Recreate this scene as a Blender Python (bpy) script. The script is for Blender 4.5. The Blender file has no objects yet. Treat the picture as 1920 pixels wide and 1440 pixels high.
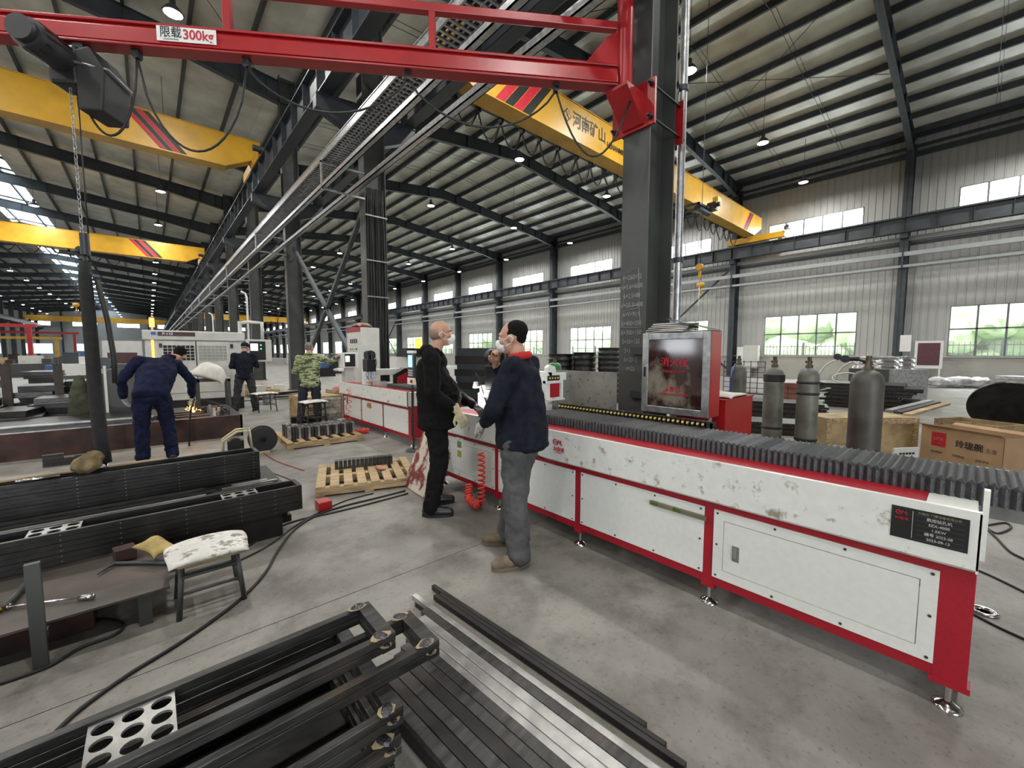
import bpy, bmesh, math, random
from mathutils import Vector, Matrix, Euler
random.seed(7)
SC = bpy.context.scene
COL = SC.collection
PI = math.pi

# ---------------------------------------------------------------- camera
CAM_H, FPX = 1.5, 768.0
PITCH, YAW = math.radians(4.39), math.radians(41.44)
cd = bpy.data.cameras.new('camera'); cam = bpy.data.objects.new('camera', cd); COL.objects.link(cam)
cam.location = (0, 0, CAM_H); cam.rotation_euler = (PI/2 - PITCH, 0, -YAW)
cd.sensor_width = 36; cd.lens = FPX/1920*36; cd.clip_end = 600; cd.clip_start = .02
SC.camera = cam

# ---------------------------------------------------------------- sky, exposure
W = bpy.data.worlds.new('overcast_sky'); SC.world = W; W.use_nodes = True
bg = W.node_tree.nodes['Background']; bg.inputs[0].default_value = (.92, .96, 1, 1); bg.inputs[1].default_value = 8.0
SC.view_settings.view_transform = 'Standard'; SC.view_settings.look = 'None'
SC.view_settings.exposure = 0.42; SC.view_settings.gamma = 1.0; SC.view_settings.use_curve_mapping = False
SC.cycles.max_bounces = 8; SC.cycles.diffuse_bounces = 4; SC.cycles.glossy_bounces = 3
SC.cycles.transparent_max_bounces = 12; SC.cycles.sample_clamp_indirect = 6; SC.cycles.caustics_reflective = False
LAMP_W = 175
def lamp_light(x, y, z, w=LAMP_W):
    l = bpy.data.lights.get('high_bay_light')
    if not l:
        l = bpy.data.lights.new('high_bay_light', 'AREA'); l.shape = 'DISK'; l.size = .42; l.energy = w; l.color = (1, .98, .93)
    o = bpy.data.objects.new('high_bay_light', l); o.location = (x, y, z); COL.objects.link(o); return o
def window_light(y0, y1, z0, z1, x=28.62):   # daylight entering by the clerestory glazing
    l = bpy.data.lights.new('clerestory_daylight', 'AREA'); l.shape = 'RECTANGLE'; l.size = z1 - z0; l.size_y = y1 - y0
    l.energy = 150; l.color = (.88, .94, 1)
    o = bpy.data.objects.new('clerestory_daylight', l); o.location = (x, (y0+y1)/2, (z0+z1)/2); o.rotation_euler = (0, PI/2, 0)
    COL.objects.link(o); return o

# ---------------------------------------------------------------- materials
def nd(nt, t, **k):
    n = nt.nodes.new(t)
    for a, b in k.items(): setattr(n, a, b)
    return n
MATS = {}
def mat(name, c, rough=.5, metal=0, var=.15, scale=8, bump=0, c2=None, spec=.5, emit=None, es=1, bscale=None, trans=0, alpha=1, dirt=None, stretch=None, coat=0):
    if name in MATS: return MATS[name]
    m = bpy.data.materials.new(name); m.use_nodes = True; nt = m.node_tree
    b = nt.nodes['Principled BSDF']; L = nt.links.new
    b.inputs['Roughness'].default_value = rough; b.inputs['Metallic'].default_value = metal
    b.inputs['Specular IOR Level'].default_value = spec
    b.inputs['Coat Weight'].default_value = coat
    if trans: b.inputs['Transmission Weight'].default_value = trans
    b.inputs['Alpha'].default_value = alpha
    tc = nd(nt, 'ShaderNodeTexCoord'); src = tc.outputs['Object']
    if stretch:
        mp = nd(nt, 'ShaderNodeMapping'); mp.inputs['Scale'].default_value = stretch; L(src, mp.inputs[0]); src = mp.outputs[0]
    c2 = c2 or tuple(min(1, v*(1-var*2)) for v in c)
    nz = nd(nt, 'ShaderNodeTexNoise'); nz.inputs['Scale'].default_value = scale; nz.inputs['Detail'].default_value = 6; L(src, nz.inputs[0])
    cr = nd(nt, 'ShaderNodeValToRGB'); cr.color_ramp.elements[0].position = .32; cr.color_ramp.elements[1].position = .68
    cr.color_ramp.elements[0].color = (*c2, 1); cr.color_ramp.elements[1].color = (*c, 1); L(nz.outputs[0], cr.inputs[0])
    out = cr.outputs[0]
    if dirt:
        dc, ds, lo, hi = dirt
        n2 = nd(nt, 'ShaderNodeTexNoise'); n2.inputs['Scale'].default_value = ds; n2.inputs['Detail'].default_value = 9; n2.inputs['Roughness'].default_value = .65; L(tc.outputs['Object'], n2.inputs[0])
        mr = nd(nt, 'ShaderNodeMapRange'); mr.inputs[1].default_value = lo; mr.inputs[2].default_value = hi; L(n2.outputs[0], mr.inputs[0])
        mx = nd(nt, 'ShaderNodeMix', data_type='RGBA'); L(mr.outputs[0], mx.inputs[0]); L(out, mx.inputs[6]); mx.inputs[7].default_value = (*dc, 1); out = mx.outputs[2]
    L(out, b.inputs['Base Color'])
    if bump:
        n3 = nd(nt, 'ShaderNodeTexNoise'); n3.inputs['Scale'].default_value = bscale or scale*4; n3.inputs['Detail'].default_value = 5; L(src, n3.inputs[0])
        bp = nd(nt, 'ShaderNodeBump'); bp.inputs['Strength'].default_value = bump; bp.inputs['Distance'].default_value = .02
        L(n3.outputs[0], bp.inputs['Height']); L(bp.outputs[0], b.inputs['Normal'])
    if emit: b.inputs['Emission Color'].default_value = (*emit, 1); b.inputs['Emission Strength'].default_value = es
    MATS[name] = m; return m

M_STEEL = mat('dark_painted_steel', (.035, .042, .05), .45, 0, .2, 3, .15)
M_STEELB = mat('blue_grey_painted_steel', (.05, .06, .07), .5, 0, .2, 3, .1)
M_COLM = mat('grey_green_primer_steel', (.062, .066, .062), .5, 0, .15, 2.5, .1, dirt=((.04, .04, .04), 1.2, .5, .75))
M_GALV = mat('galvanised_steel', (.55, .56, .57), .38, .85, .2, 14, .1)
M_WALL = mat('white_grey_wall_sheet', (.49, .495, .475), .45, 0, .06, .6, .05, dirt=((.33, .32, .30), .35, .55, .8))
M_PLINTH = mat('painted_plinth', (.46, .45, .41), .6, 0, .08, .8, .1, dirt=((.3, .28, .24), .9, .5, .75))
M_FOIL = mat('roof_insulation_foil', (.72, .72, .65), .42, .2, .15, 1.2, .5, bscale=5)
M_YEL = mat('crane_yellow_paint', (.66, .36, .02), .4, 0, .12, 1.5, .05)
M_RED = mat('red_gloss_paint', (.38, .012, .016), .32, 0, .1, 4, .03)
M_MRED = mat('machine_red_powder_coat', (.36, .006, .018), .4, 0, .08, 60, .1)
M_MWHITE = mat('machine_white_powder_coat', (.72, .73, .69), .35, 0, .03, 30, .03)
M_APRON = mat('apron_white_scuffed', (.70, .71, .67), .32, 0, .04, 20, .02, dirt=((.26, .22, .17), 11, .575, .68))
M_BLACK = mat('black_plastic', (.012, .012, .014), .4, 0, .2, 8)
M_RUB = mat('black_rubber', (.02, .02, .02), .6, 0, .2, 10)
M_CHROME = mat('chrome_steel', (.7, .7, .7), .15, 1, .1, 10)
M_MILL = mat('mill_scale_steel', (.085, .084, .08), .36, .6, .35, 5, .12, stretch=(1, 6, 6), dirt=((.13, .09, .06), 3, .55, .8))
M_MILLD = mat('dark_mill_steel', (.035, .033, .031), .4, .5, .35, 5, .12, dirt=((.09, .065, .045), 2, .55, .85))
M_BRIGHT = mat('bright_cut_steel', (.46, .455, .44), .35, .6, .25, 9, .08)
M_RUST = mat('rusty_brown_plate', (.085, .035, .025), .7, .1, .4, 4, .2, dirt=((.03, .02, .018), 5, .45, .7))
M_WOOD = mat('pale_pallet_wood', (.52, .37, .2), .75, 0, .3, 4, .2, stretch=(1, 9, 9))
M_OLDW = mat('weathered_plywood', (.48, .35, .18), .75, 0, .25, 5, .2)
M_CARD = mat('brown_cardboard', (.42, .27, .15), .8, 0, .08, 6, .05)
M_WCOIL = mat('white_cloth', (.72, .7, .66), .9, 0, .12, 9, .9, bscale=28, dirt=((.25,.23,.2), 13, .54, .6))  # stains, plus dark crease lines: fold shade put into the colour
M_GLASS = mat('window_glass', (.9, .95, .95), .03, 0, 0, 1, alpha=.12)
M_WFR = mat('window_frame_aluminium', (.16, .17, .18), .4, .3, .05, 5)
M_GREY = mat('light_grey_enamel', (.62, .62, .58), .4, 0, .06, 5, .03, dirt=((.35, .33, .3), 2, .55, .8))
M_YELP = mat('yellow_plastic', (.85, .55, .02), .4)
M_INK = mat('black_print', (.01, .01, .01), .5)
M_REDINK = mat('red_print', (.55, .01, .03), .5)
M_SIGN = mat('white_sign_vinyl', (.8, .8, .78), .4, 0, .03, 5)

def floor_material():
    m = bpy.data.materials.new('worn_concrete'); m.use_nodes = True; nt = m.node_tree; L = nt.links.new
    b = nt.nodes['Principled BSDF']; tc = nd(nt, 'ShaderNodeTexCoord')
    def noise(s, d=8, r=.6):
        n = nd(nt, 'ShaderNodeTexNoise'); n.inputs['Scale'].default_value = s; n.inputs['Detail'].default_value = d; n.inputs['Roughness'].default_value = r
        L(tc.outputs['Object'], n.inputs[0]); return n.outputs[0]
    def ramp(v, a, b_, c0, c1):
        r = nd(nt, 'ShaderNodeValToRGB'); r.color_ramp.elements[0].position = a; r.color_ramp.elements[1].position = b_
        r.color_ramp.elements[0].color = (*c0, 1); r.color_ramp.elements[1].color = (*c1, 1); L(v, r.inputs[0]); return r.outputs[0]
    base = ramp(noise(1.1), .35, .68, (.165, .155, .138), (.29, .278, .252))
    st = ramp(noise(2.7, 10, .7), .30, .52, (.42, .40, .38), (1, 1, 1))
    sp = ramp(noise(38, 3, .6), .28, .42, (.55, .53, .5), (1, 1, 1))
    br = ramp(noise(.8, 5, .5), .58, .78, (1, 1, 1), (.86, .72, .62))
    o = base
    for k in (st, sp, br):
        mx = nd(nt, 'ShaderNodeMix', data_type='RGBA', blend_type='MULTIPLY'); mx.inputs[0].default_value = .8; L(o, mx.inputs[6]); L(k, mx.inputs[7]); o = mx.outputs[2]
    L(o, b.inputs['Base Color'])
    rr = nd(nt, 'ShaderNodeMapRange'); rr.inputs[3].default_value = .38; rr.inputs[4].default_value = .7; L(noise(1.6), rr.inputs[0]); L(rr.outputs[0], b.inputs['Roughness'])
    bp = nd(nt, 'ShaderNodeBump'); bp.inputs['Strength'].default_value = .12; bp.inputs['Distance'].default_value = .01; L(noise(30), bp.inputs['Height']); L(bp.outputs[0], b.inputs['Normal'])
    return m
M_FLOOR = floor_material()

# ---------------------------------------------------------------- geometry helpers
class MB:
    """collects closed pieces and links them as ONE mesh object"""
    def __init__(s): s.v = []; s.f = []; s.sm = []
    def add(s, vs, fs, smooth=False):
        n = len(s.v); s.v += [tuple(p) for p in vs]; s.f += [tuple(i+n for i in f) for f in fs]; s.sm += [smooth]*len(fs); return s
    def box(s, a, b):
        x0, y0, z0 = a; x1, y1, z1 = b
        if x0 > x1: x0, x1 = x1, x0
        if y0 > y1: y0, y1 = y1, y0
        if z0 > z1: z0, z1 = z1, z0
        return s.add([(x0,y0,z0),(x1,y0,z0),(x1,y1,z0),(x0,y1,z0),(x0,y0,z1),(x1,y0,z1),(x1,y1,z1),(x0,y1,z1)],
                     [(0,3,2,1),(4,5,6,7),(0,1,5,4),(1,2,6,5),(2,3,7,6),(3,0,4,7)])
    def obox(s, c, size, rot=(0,0,0)):
        R = Euler(rot).to_matrix(); hx, hy, hz = [k/2 for k in size]; C = Vector(c)
        vs = [C + R @ Vector((i*hx, j*hy, k*hz)) for k in (-1,1) for (i,j) in ((-1,-1),(1,-1),(1,1),(-1,1))]
        return s.add(vs, [(0,3,2,1),(4,5,6,7),(0,1,5,4),(1,2,6,5),(2,3,7,6),(3,0,4,7)])
    def bar(s, p, q, w, h=None, up=(0,0,1)):
        p, q = Vector(p), Vector(q); h = h or w; d = (q-p).normalized(); u = Vector(up)
        if abs(d.dot(u)) > .98: u = Vector((0,1,0))
        r = d.cross(u).normalized(); u = r.cross(d)
        vs = [e + r*i*w/2 + u*j*h/2 for e in (p, q) for (i, j) in ((-1,-1),(1,-1),(1,1),(-1,1))]
        return s.add(vs, [(0,1,2,3),(7,6,5,4),(0,4,5,1),(1,5,6,2),(2,6,7,3),(3,7,4,0)])
    def cyl(s, p, q, r, r2=None, n=16, cap=True):
        p, q = Vector(p), Vector(q); r2 = r if r2 is None else r2; d = (q-p).normalized()
        u = Vector((0,0,1)) if abs(d.z) < .9 else Vector((1,0,0)); a = d.cross(u).normalized(); b = d.cross(a)
        vs = []
        for e, rr in ((p, r), (q, r2)):
            for i in range(n):
                t = 2*PI*i/n; vs.append(e + a*math.cos(t)*rr + b*math.sin(t)*rr)
        s.add(vs, [(i, (i+1) % n, n+(i+1) % n, n+i) for i in range(n)], True)
        if cap: s.add(vs, [tuple(reversed(range(n))), tuple(range(n, 2*n))])
        return s
    def lathe(s, c, prof, n=20, rot=None):
        """prof: (r, z) pairs about the z axis through c"""
        C = Vector(c); R = Euler(rot).to_matrix() if rot else Matrix.Identity(3); vs = []
        for r, z in prof:
            for i in range(n):
                t = 2*PI*i/n; vs.append(C + R @ Vector((math.cos(t)*r, math.sin(t)*r, z)))
        m = len(prof)
        fs = [(k*n+i, k*n+(i+1) % n, (k+1)*n+(i+1) % n, (k+1)*n+i) for k in range(m-1) for i in range(n)]
        fs2 = [tuple(reversed(range(n))), tuple(range((m-1)*n, m*n))]
        s.add(vs, fs, True); s.add(vs, fs2); return s
    def tube(s, pts, r, n=8, rs=None):
        pts = [Vector(p) for p in pts]; vs = []; pa = None
        for k, p in enumerate(pts):
            d = (pts[min(k+1, len(pts)-1)] - pts[max(k-1, 0)]).normalized()
            if pa is None: u = Vector((0,0,1)) if abs(d.z) < .9 else Vector((1,0,0)); a = d.cross(u).normalized()
            else: a = (pa - d*pa.dot(d)).normalized()
            pa = a; b = d.cross(a); rr = rs[k] if rs else r
            for i in range(n):
                t = 2*PI*i/n; vs.append(p + a*math.cos(t)*rr + b*math.sin(t)*rr)
        m = len(pts)
        s.add(vs, [(k*n+i, k*n+(i+1) % n, (k+1)*n+(i+1) % n, (k+1)*n+i) for k in range(m-1) for i in range(n)] + [tuple(reversed(range(n))), tuple(range((m-1)*n, m*n))], True)
        return s
    def prism(s, poly, axis, a, b):
        """poly: 2-D outline; extruded along axis 0/1/2 from a to b"""
        def P(u, v, w): return [(w, u, v), (u, w, v), (u, v, w)][axis]
        n = len(poly); vs = [P(u, v, a) for u, v in poly] + [P(u, v, b) for u, v in poly]
        return s.add(vs, [tuple(range(n)), tuple(reversed(range(n, 2*n)))] + [(i, (i+1) % n, n+(i+1) % n, n+i) for i in range(n)])
    def mesh(s, name):
        me = bpy.data.meshes.new(name); me.from_pydata(s.v, [], s.f); me.validate()
        if len(me.polygons) == len(s.sm): me.polygons.foreach_set('use_smooth', s.sm)
        bm = bmesh.new(); bm.from_mesh(me); bmesh.ops.recalc_face_normals(bm, faces=bm.faces); bm.to_mesh(me); bm.free()
        return me
    def build(s, name, m, parent=None, loc=(0,0,0), rot=(0,0,0), bevel=0, **tags):
        o = link(name, s.mesh(name), m, parent, loc, rot, **tags)
        if bevel:
            md = o.modifiers.new('bevel', 'BEVEL'); md.width = bevel; md.segments = 2; md.limit_method = 'ANGLE'
        return o
def link(name, me, m, parent=None, loc=(0,0,0), rot=(0,0,0), **tags):
    o = bpy.data.objects.new(name, me); COL.objects.link(o)
    if m is not None and not me.materials: me.materials.append(m)
    o.location = loc; o.rotation_euler = rot
    if parent: o.parent = parent
    tag(o, **tags); return o
def tag(o, label=None, cat=None, group=None, kind=None):
    if label: o['label'] = label
    if cat: o['category'] = cat
    if group: o['group'] = group
    if kind: o['kind'] = kind
    return o
def thing(name, label, cat, loc=(0,0,0), rz=0, group=None):
    o = bpy.data.objects.new(name, None); COL.objects.link(o); o.location = loc; o.rotation_euler = (0,0,rz); o.empty_display_size = .1
    return tag(o, label, cat, group)
def struct(name, loc=(0,0,0)):
    o = bpy.data.objects.new(name, None); COL.objects.link(o); o.location = loc; o['kind'] = 'structure'; return o
def copy_tree(o, parent=None, **t):
    c = o.copy(); COL.objects.link(c); c.parent = parent
    for ch in list(o.children): copy_tree(ch, c)
    return tag(c, **t)
def text(s, size, m, parent, loc, rot, name='lettering', extr=.0008, sx=1, align='CENTER', bold=0, **t):
    cu = bpy.data.curves.new(name, 'FONT'); cu.body = s; cu.size = size; cu.align_x = align; cu.align_y = 'CENTER'; cu.extrude = extr; cu.offset = bold*size
    cu.resolution_u = 3; q = bpy.data.objects.new(name, cu); COL.objects.link(q); bpy.context.view_layer.update()
    me = bpy.data.meshes.new_from_object(q.evaluated_get(bpy.context.evaluated_depsgraph_get())); bpy.data.objects.remove(q); me.materials.clear()
    o = link(name, me, m, parent, loc, rot, **t); o.scale = (sx,1,1); return o
def ibeam(mb, p, q, h, w, tf=.02, tw=.012, up=(0,0,1)):
    p, q = Vector(p), Vector(q); U = Vector(up)
    d = (q-p).normalized(); r = d.cross(U).normalized(); U = r.cross(d)
    for sg in (-1, 1): mb.bar(p+U*sg*(h/2-tf/2), q+U*sg*(h/2-tf/2), w, tf, up)
    mb.bar(p, q, tw, h-2*tf, up); return mb
_d2 = (math.sin(YAW), math.cos(YAW))
def at(px, py, z=0.0):
    """the point at height z seen at this pixel of the photograph (only used to read off floor positions)"""
    cp, sp = math.cos(PITCH), math.sin(PITCH); a, b = px-960, py-720
    d = Vector((_d2[0]*cp*FPX + _d2[1]*a - _d2[0]*sp*b, _d2[1]*cp*FPX - _d2[0]*a - _d2[1]*sp*b, -sp*FPX - cp*b))
    t = (z-CAM_H)/d.z; return Vector((d.x*t, d.y*t, z))

# ================================================================= STRUCTURE
BAY, Y0 = 7.8, 2.66
XW, XC, XL = 28.5, 4.2, -20.1
NB = 19
YS, YE = Y0-2*BAY, Y0+NB*BAY       # hall from behind the camera to the far gable
frames_y = [Y0+BAY*k for k in range(-1, NB+1)]

fl = struct('floor')
M_JOINT = mat('floor_joint_filler', (.05, .05, .048), .8)
MB().box((-46, YS, -.12), (XW, YE, -.012)).build('slab_bed', M_JOINT, fl)
xs = [-46, -33, -20, -13.5, -8.6, -3.65, 6.2, 12.4, 18.6, XW]; ys = [YS, -5.3, -1.4, 2.5, 6.4, 10.3, 14.2, 22, 37.6, 60, 90, 120, YE]
for i in range(len(xs)-1):
    for j in range(len(ys)-1):
        g = .003
        MB().box((xs[i]+g, ys[j]+g, -.1), (xs[i+1]-g, ys[j+1]-g, 0)).build('slab', M_FLOOR, fl)

# --- roof: sheets, purlins, rafters
def roof_z(x):
    h = 24.3
    u = (x-XC) % h if x < XC else (x-XC)
    return 13.35 - abs(u-h/2)*.108
ce = struct('ceiling')
def roofsheet(x0, x1, y0, y1, name='roof_sheet', m=M_FOIL):
    z0, z1 = roof_z(x0+1e-4), roof_z(x1-1e-4)
    if x1 == XL or x1 == XC: z1 = roof_z(x1-1e-3)
    return MB().add([(x0,y0,z0),(x1,y0,z1),(x1,y1,z1),(x0,y1,z0),(x0,y0,z0+.08),(x1,y0,z1+.08),(x1,y1,z1+.08),(x0,y1,z0+.08)],
        [(0,1,2,3),(7,6,5,4),(0,4,5,1),(1,5,6,2),(2,6,7,3),(3,7,4,0)]).build(name, m, ce)
RX = 16.35; LX = XC-12.15; LLX = XL-12.15
SK0, SK1 = -8.7, -6.0
M_SKY = mat('skylight_polycarbonate', (.85, .9, .92), .3, 0, .03, 2)
nt = M_SKY.node_tree; _b = nt.nodes['Principled BSDF']; _tr = nd(nt, 'ShaderNodeBsdfTranslucent'); _tr.inputs[0].default_value = (.8,.86,.9,1)
_mx = nd(nt, 'ShaderNodeMixShader'); _mx.inputs[0].default_value = .85; nt.links.new(_b.outputs[0], _mx.inputs[1]); nt.links.new(_tr.outputs[0], _mx.inputs[2])
nt.links.new(_mx.outputs[0], nt.nodes['Material Output'].inputs[0])
roofsheet(XC, RX, YS, YE); roofsheet(RX, XW+.4, YS, YE)
roofsheet(XL, SK0, YS, YE); roofsheet(SK1, XC, YS, YE); roofsheet(SK0, LX, YS, 33); roofsheet(LX, SK1, YS, 33)
roofsheet(-46, LLX, YS, YE); roofsheet(LLX, XL, YS, YE)
for k in range(4, NB):
    y0, y1 = Y0+BAY*k+.25, Y0+BAY*(k+1)-.25
    roofsheet(SK0, LX, y0, y1, 'skylight', M_SKY); roofsheet(LX, SK1, y0, y1, 'skylight', M_SKY)
    roofsheet(SK0, LX, y1, y1+.5); roofsheet(LX, SK1, y1, y1+.5)
def purlin(x, y0=YS, y1=YE):
    z = roof_z(x)-.13
    MB().box((x-.035, y0, z-.11), (x+.035, y1, z+.12)).box((x-.035, y0, z-.12), (x+.06, y1, z-.105)).build('purlin', M_STEELB, ce)
for x in [XC+.7+1.43*k for k in range(17)] + [XW-.25]: purlin(x)
for x in [XL+.8+1.6*k for k in range(15)]: purlin(x)
for x in [XL-1-2.4*k for k in range(9)]: purlin(x)
def rafter(x0, x1, y, name='rafter'):
    """tapered haunched portal rafter between two column lines, ridge in the middle"""
    xm = (x0+x1)/2; mb = MB()
    for (a, b) in ((x0, xm), (x1, xm)):
        sgn = 1 if b > a else -1
        st = [a, a+sgn*3.2, b]; dep = [.8, .6, .6]
        for i in range(2):
            p0, p1 = st[i], st[i+1]; zt0, zt1 = roof_z(p0+sgn*.01)-.25, roof_z(p1-sgn*.01)-.25
            zb0, zb1 = zt0-dep[i], zt1-dep[i+1]
            mb.prism([(p0, zb0), (p1, zb1), (p1, zt1), (p0, zt0)], 1, y-.006, y+.006)
            for (za, zb) in ((zt0, zt1), (zb0, zb1)):
                mb.prism([(p0, za), (p1, zb), (p1, zb+.02), (p0, za+.02)], 1, y-.11, y+.11)
            n = 4
            for k in range(n):
                x = p0+(p1-p0)*(k+.5)/n; t = (x-p0)/(p1-p0)
                mb.box((x-.006, y-.1, zb0+(zb1-zb0)*t), (x+.006, y+.1, zt0+(zt1-zt0)*t))
    return mb.build(name, M_STEELB, ce)
for y in frames_y:
    rafter(XC, XW, y); rafter(XL, XC, y)
for y in frames_y[4::2]: rafter(XL-24.3, XL, y)
# cross bracing rods under the purlins
for k, (bx0, bx1) in ((0, (10, 16.3)), (0, (16.4, 22.5)), (1, (-2, 3.6)), (3, (6, 12))):
    y0, y1 = Y0+BAY*k, Y0+BAY*(k+1)
    mb = MB()
    mb.tube([(bx0, y0, roof_z(bx0)-.32), (bx1, y1, roof_z(bx1)-.32)], .012, 6); mb.tube([(bx0, y1, roof_z(bx0)-.32), (bx1, y0, roof_z(bx1)-.32)], .012, 6)
    mb.build('bracing_rod', M_STEEL, ce)
# sag rods between purlins of the nearest bays
mb = MB()
for k in (-1, 0, 1, 2):
    for t in (.33, .66):
        y = Y0+BAY*(k+t)
        for s in range(16):
            x = XC+.7+1.43*s
            for dz, yy in ((-.05, y-.03), (-.2, y+.06)):
                if x+1.43 < XW: mb.bar((x, yy, roof_z(x)-.13+dz+.08), (x+1.43, yy, roof_z(x+1.43)-.13+dz+.02), .014)
mb.build('sag_rod', M_STEEL, ce, kind='stuff')

# --- right wall : panels, plinth, windows
wr = struct('wall_right')
BAYW = 4.4; SIDE = (BAY-BAYW)/2
def panel_mesh(w, z0, z1, n=3):
    """ribbed sheet, thickness in -x, from y=0 to y=w"""
    mb = MB(); mb.box((0, 0, z0), (.05, w, z1)); mb.box((-.006, 0, z0), (0, .012, z1))
    for i in range(n):
        c = w*(i+.5)/n; mb.prism([(0, c-.035), (-.028, c-.018), (-.028, c+.018), (0, c+.035)], 2, z0, z1)
    m = mb.mesh('wall_panel'); m.materials.append(M_WALL); return m
pw = SIDE/2; qw = BAYW/5
SHEETS = {'side': panel_mesh(pw, 1.3, 12.2), 'mid': panel_mesh(qw, 3.68, 8.18), 'top': panel_mesh(qw, 9.12, 12.2)}
def bay_panels(y, single):
    """one bay of cladding beginning at column line y"""
    L = [('side', y), ('side', y+pw)] + [(k, y+SIDE+qw*i) for i in range(5) for k in ('mid', 'top')] + [('side', y+SIDE+BAYW), ('side', y+SIDE+BAYW+pw)]
    if single:
        for k, yy in L: link('wall_panel', SHEETS[k], None, wr, (XW, yy, 0))
    else:
        mb = MB()
        for k, yy in L:
            me = SHEETS[k]; mb.add([(v.co.x+XW, v.co.y+yy, v.co.z) for v in me.vertices], [tuple(p.vertices) for p in me.polygons])
        mb.build('wall_cladding', M_WALL, wr, kind='stuff')
for k in range(-2, NB): bay_panels(Y0+BAY*k, -1 <= k < 6)
MB().box((XW-.04, YS, 0), (XW+.1, YE, 1.3)).build('plinth', M_PLINTH, wr)
MB().box((XW-.1, YS, 1.27), (XW+.1, YE, 1.33)).build('sill_strip', M_WALL, wr)
WIN = {}
def window(n, y, z0, z1, cols, rows, detail):
    o = struct('window_%d' % n)
    f = MB(); x0, x1 = XW-.03, XW+.06; t = .035; y1 = y+BAYW
    f.box((x0, y, z0), (x1, y+t, z1)).box((x0, y1-t, z0), (x1, y1, z1)).box((x0, y, z0), (x1, y1, z0+t)).box((x0, y, z1-t), (x1, y1, z1))
    f.build('window_frame', M_WFR, o)
    mu = MB()
    for i in range(1, cols): c = y+BAYW*i/cols; mu.box((x0+.01, c-.035, z0), (x1-.01, c+.035, z1))
    for j in range(1, rows): c = z0+(z1-z0)*j/rows*(1.08 if rows == 2 else 1); mu.box((x0+.01, y, c-.035), (x1-.01, y1, c+.035))
    mu.build('mullion', M_WFR, o)
    if detail:
        for i in range(cols):
            for j in range(rows):
                MB().box((XW+.02, y+BAYW*i/cols+.01, z0+(z1-z0)*j/rows), (XW+.026, y+BAYW*(i+1)/cols-.01, z0+(z1-z0)*(j+1)/rows)).build('pane', M_GLASS, o)
    else: MB().box((XW+.02, y, z0), (XW+.026, y1, z1)).build('pane', M_GLASS, o)
n = 1
for k in range(-2, NB):
    y = Y0+BAY*k+SIDE
    window(n, y, 1.33, 3.68, 5, 2, -1 <= k < 4); n += 1
    window(n, y, 8.18, 9.12, 5, 1, -1 <= k < 4); n += 1
    if -1 <= k < 13: window_light(y, y+BAYW, 8.18, 9.12)
M_RAILG = mat('rail_grey_zinc', (.36,.38,.39), .5, .2, .06, 2)
# columns on the right wall, girts, runway beam, wall cable rails
for y in frames_y:
    mb = MB(); x0, x1 = XW-.75, XW-.05
    mb.box((x0, y-.16, 0), (x0+.02, y+.16, 11.3)).box((x1-.02, y-.16, 0), (x1, y+.16, 11.6)).box((x0, y-.006, 0), (x1, y+.006, 11.5))
    mb.box((x0-.3, y-.14, 7.0), (x0, y+.14, 7.25))
    mb.build('column', M_STEELB, None, kind='structure')
mb = MB(); ibeam(mb, (XW-1.0, YS, 7.6), (XW-1.0, YE, 7.6), .7, .34, .025, .02); mb.box((XW-1.03, YS, 7.95), (XW-.97, YE, 8.03))
y = YS
while y < 70: mb.box((XW-1.16, y, 7.27), (XW-.84, y+.012, 7.93)); y += BAY/7
mb.build('trim_1', M_STEELB, None, kind='structure')
mb = MB(); mb.box((XW-.35, YS, 10.95), (XW-.15, YE, 11.17)); mb.build('trim_2', M_STEELB, None, kind='structure')
mb = MB(); ibeam(mb, (XW-.45, YS, 11.35), (XW-.45, YE, 11.35), .12, .1); mb.build('trim_3', M_STEELB, None, kind='structure')
for i, (z, h, xx) in enumerate(((6.24, .2, .95), (5.67, .12, .95), (7.1, .22, .2), (6.85, .12, .12))):
    MB().box((XW-xx, YS, z-h/2), (XW-xx+.12, YE, z+h/2)).build('trim_%d' % (4+i), [M_RAILG, M_RAILG, M_WALL, M_STEELB][i], None, kind='structure')
mb = MB()
for y in frames_y: mb.box((XW-1.0, y-.03, 5.6), (XW-.75, y+.03, 6.34))
mb.build('trim_8', M_STEELB, None, kind='structure')
# diagonal wall bracing in two bays
for k in (1, 7, 13):
    y = Y0+BAY*k; mb = MB(); x = XW-.4
    mb.bar((x, y+.2, .4), (x, y+BAY-.2, 6.9), .12, .09); mb.bar((x, y+BAY-.2, .4), (x, y+.2, 6.9), .12, .09)
    mb.build('diagonal_brace', M_STEELB, None, kind='structure')
# rain pipe beside the nearest wall column
# --- far gable wall
wf = struct('wall_far')
MB().box((-46, YE, 0), (XW, YE+.2, 8.18)).box((-46, YE, 9.12), (XW, YE+.2, 13.4)).build('gable_sheet', M_WALL, wf)
mb = MB()
for i in range(9):
    x = XW-4-8.1*i; mb.box((x-.15, YE-.3, 0), (x+.15, YE, 13))
mb.build('gable_column', M_STEELB, wf)
for i in range(9):
    x = XW-8-8.1*i; o = struct('window_%d' % n); n += 1
    mb = MB(); mb.box((x-2.2, YE-.05, 1.3), (x+2.2, YE, 3.7))
    for j in range(6): mb.box((x-2.2+.88*j-.03, YE-.1, 8.18), (x-2.2+.88*j+.03, YE+.05, 9.12))
    mb.box((x+2.2, YE-.02, 8.1), (x+5.9, YE+.2, 9.2)).build('mullion', M_WALL, o)
    MB().box((x-2.2, YE-.08, 1.3), (x+2.2, YE-.06, 3.7)).build('pane', mat('frosted_daylight_pane', (.8, .85, .85), .5, emit=(.8, .9, 1), es=1.2), o)
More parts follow.
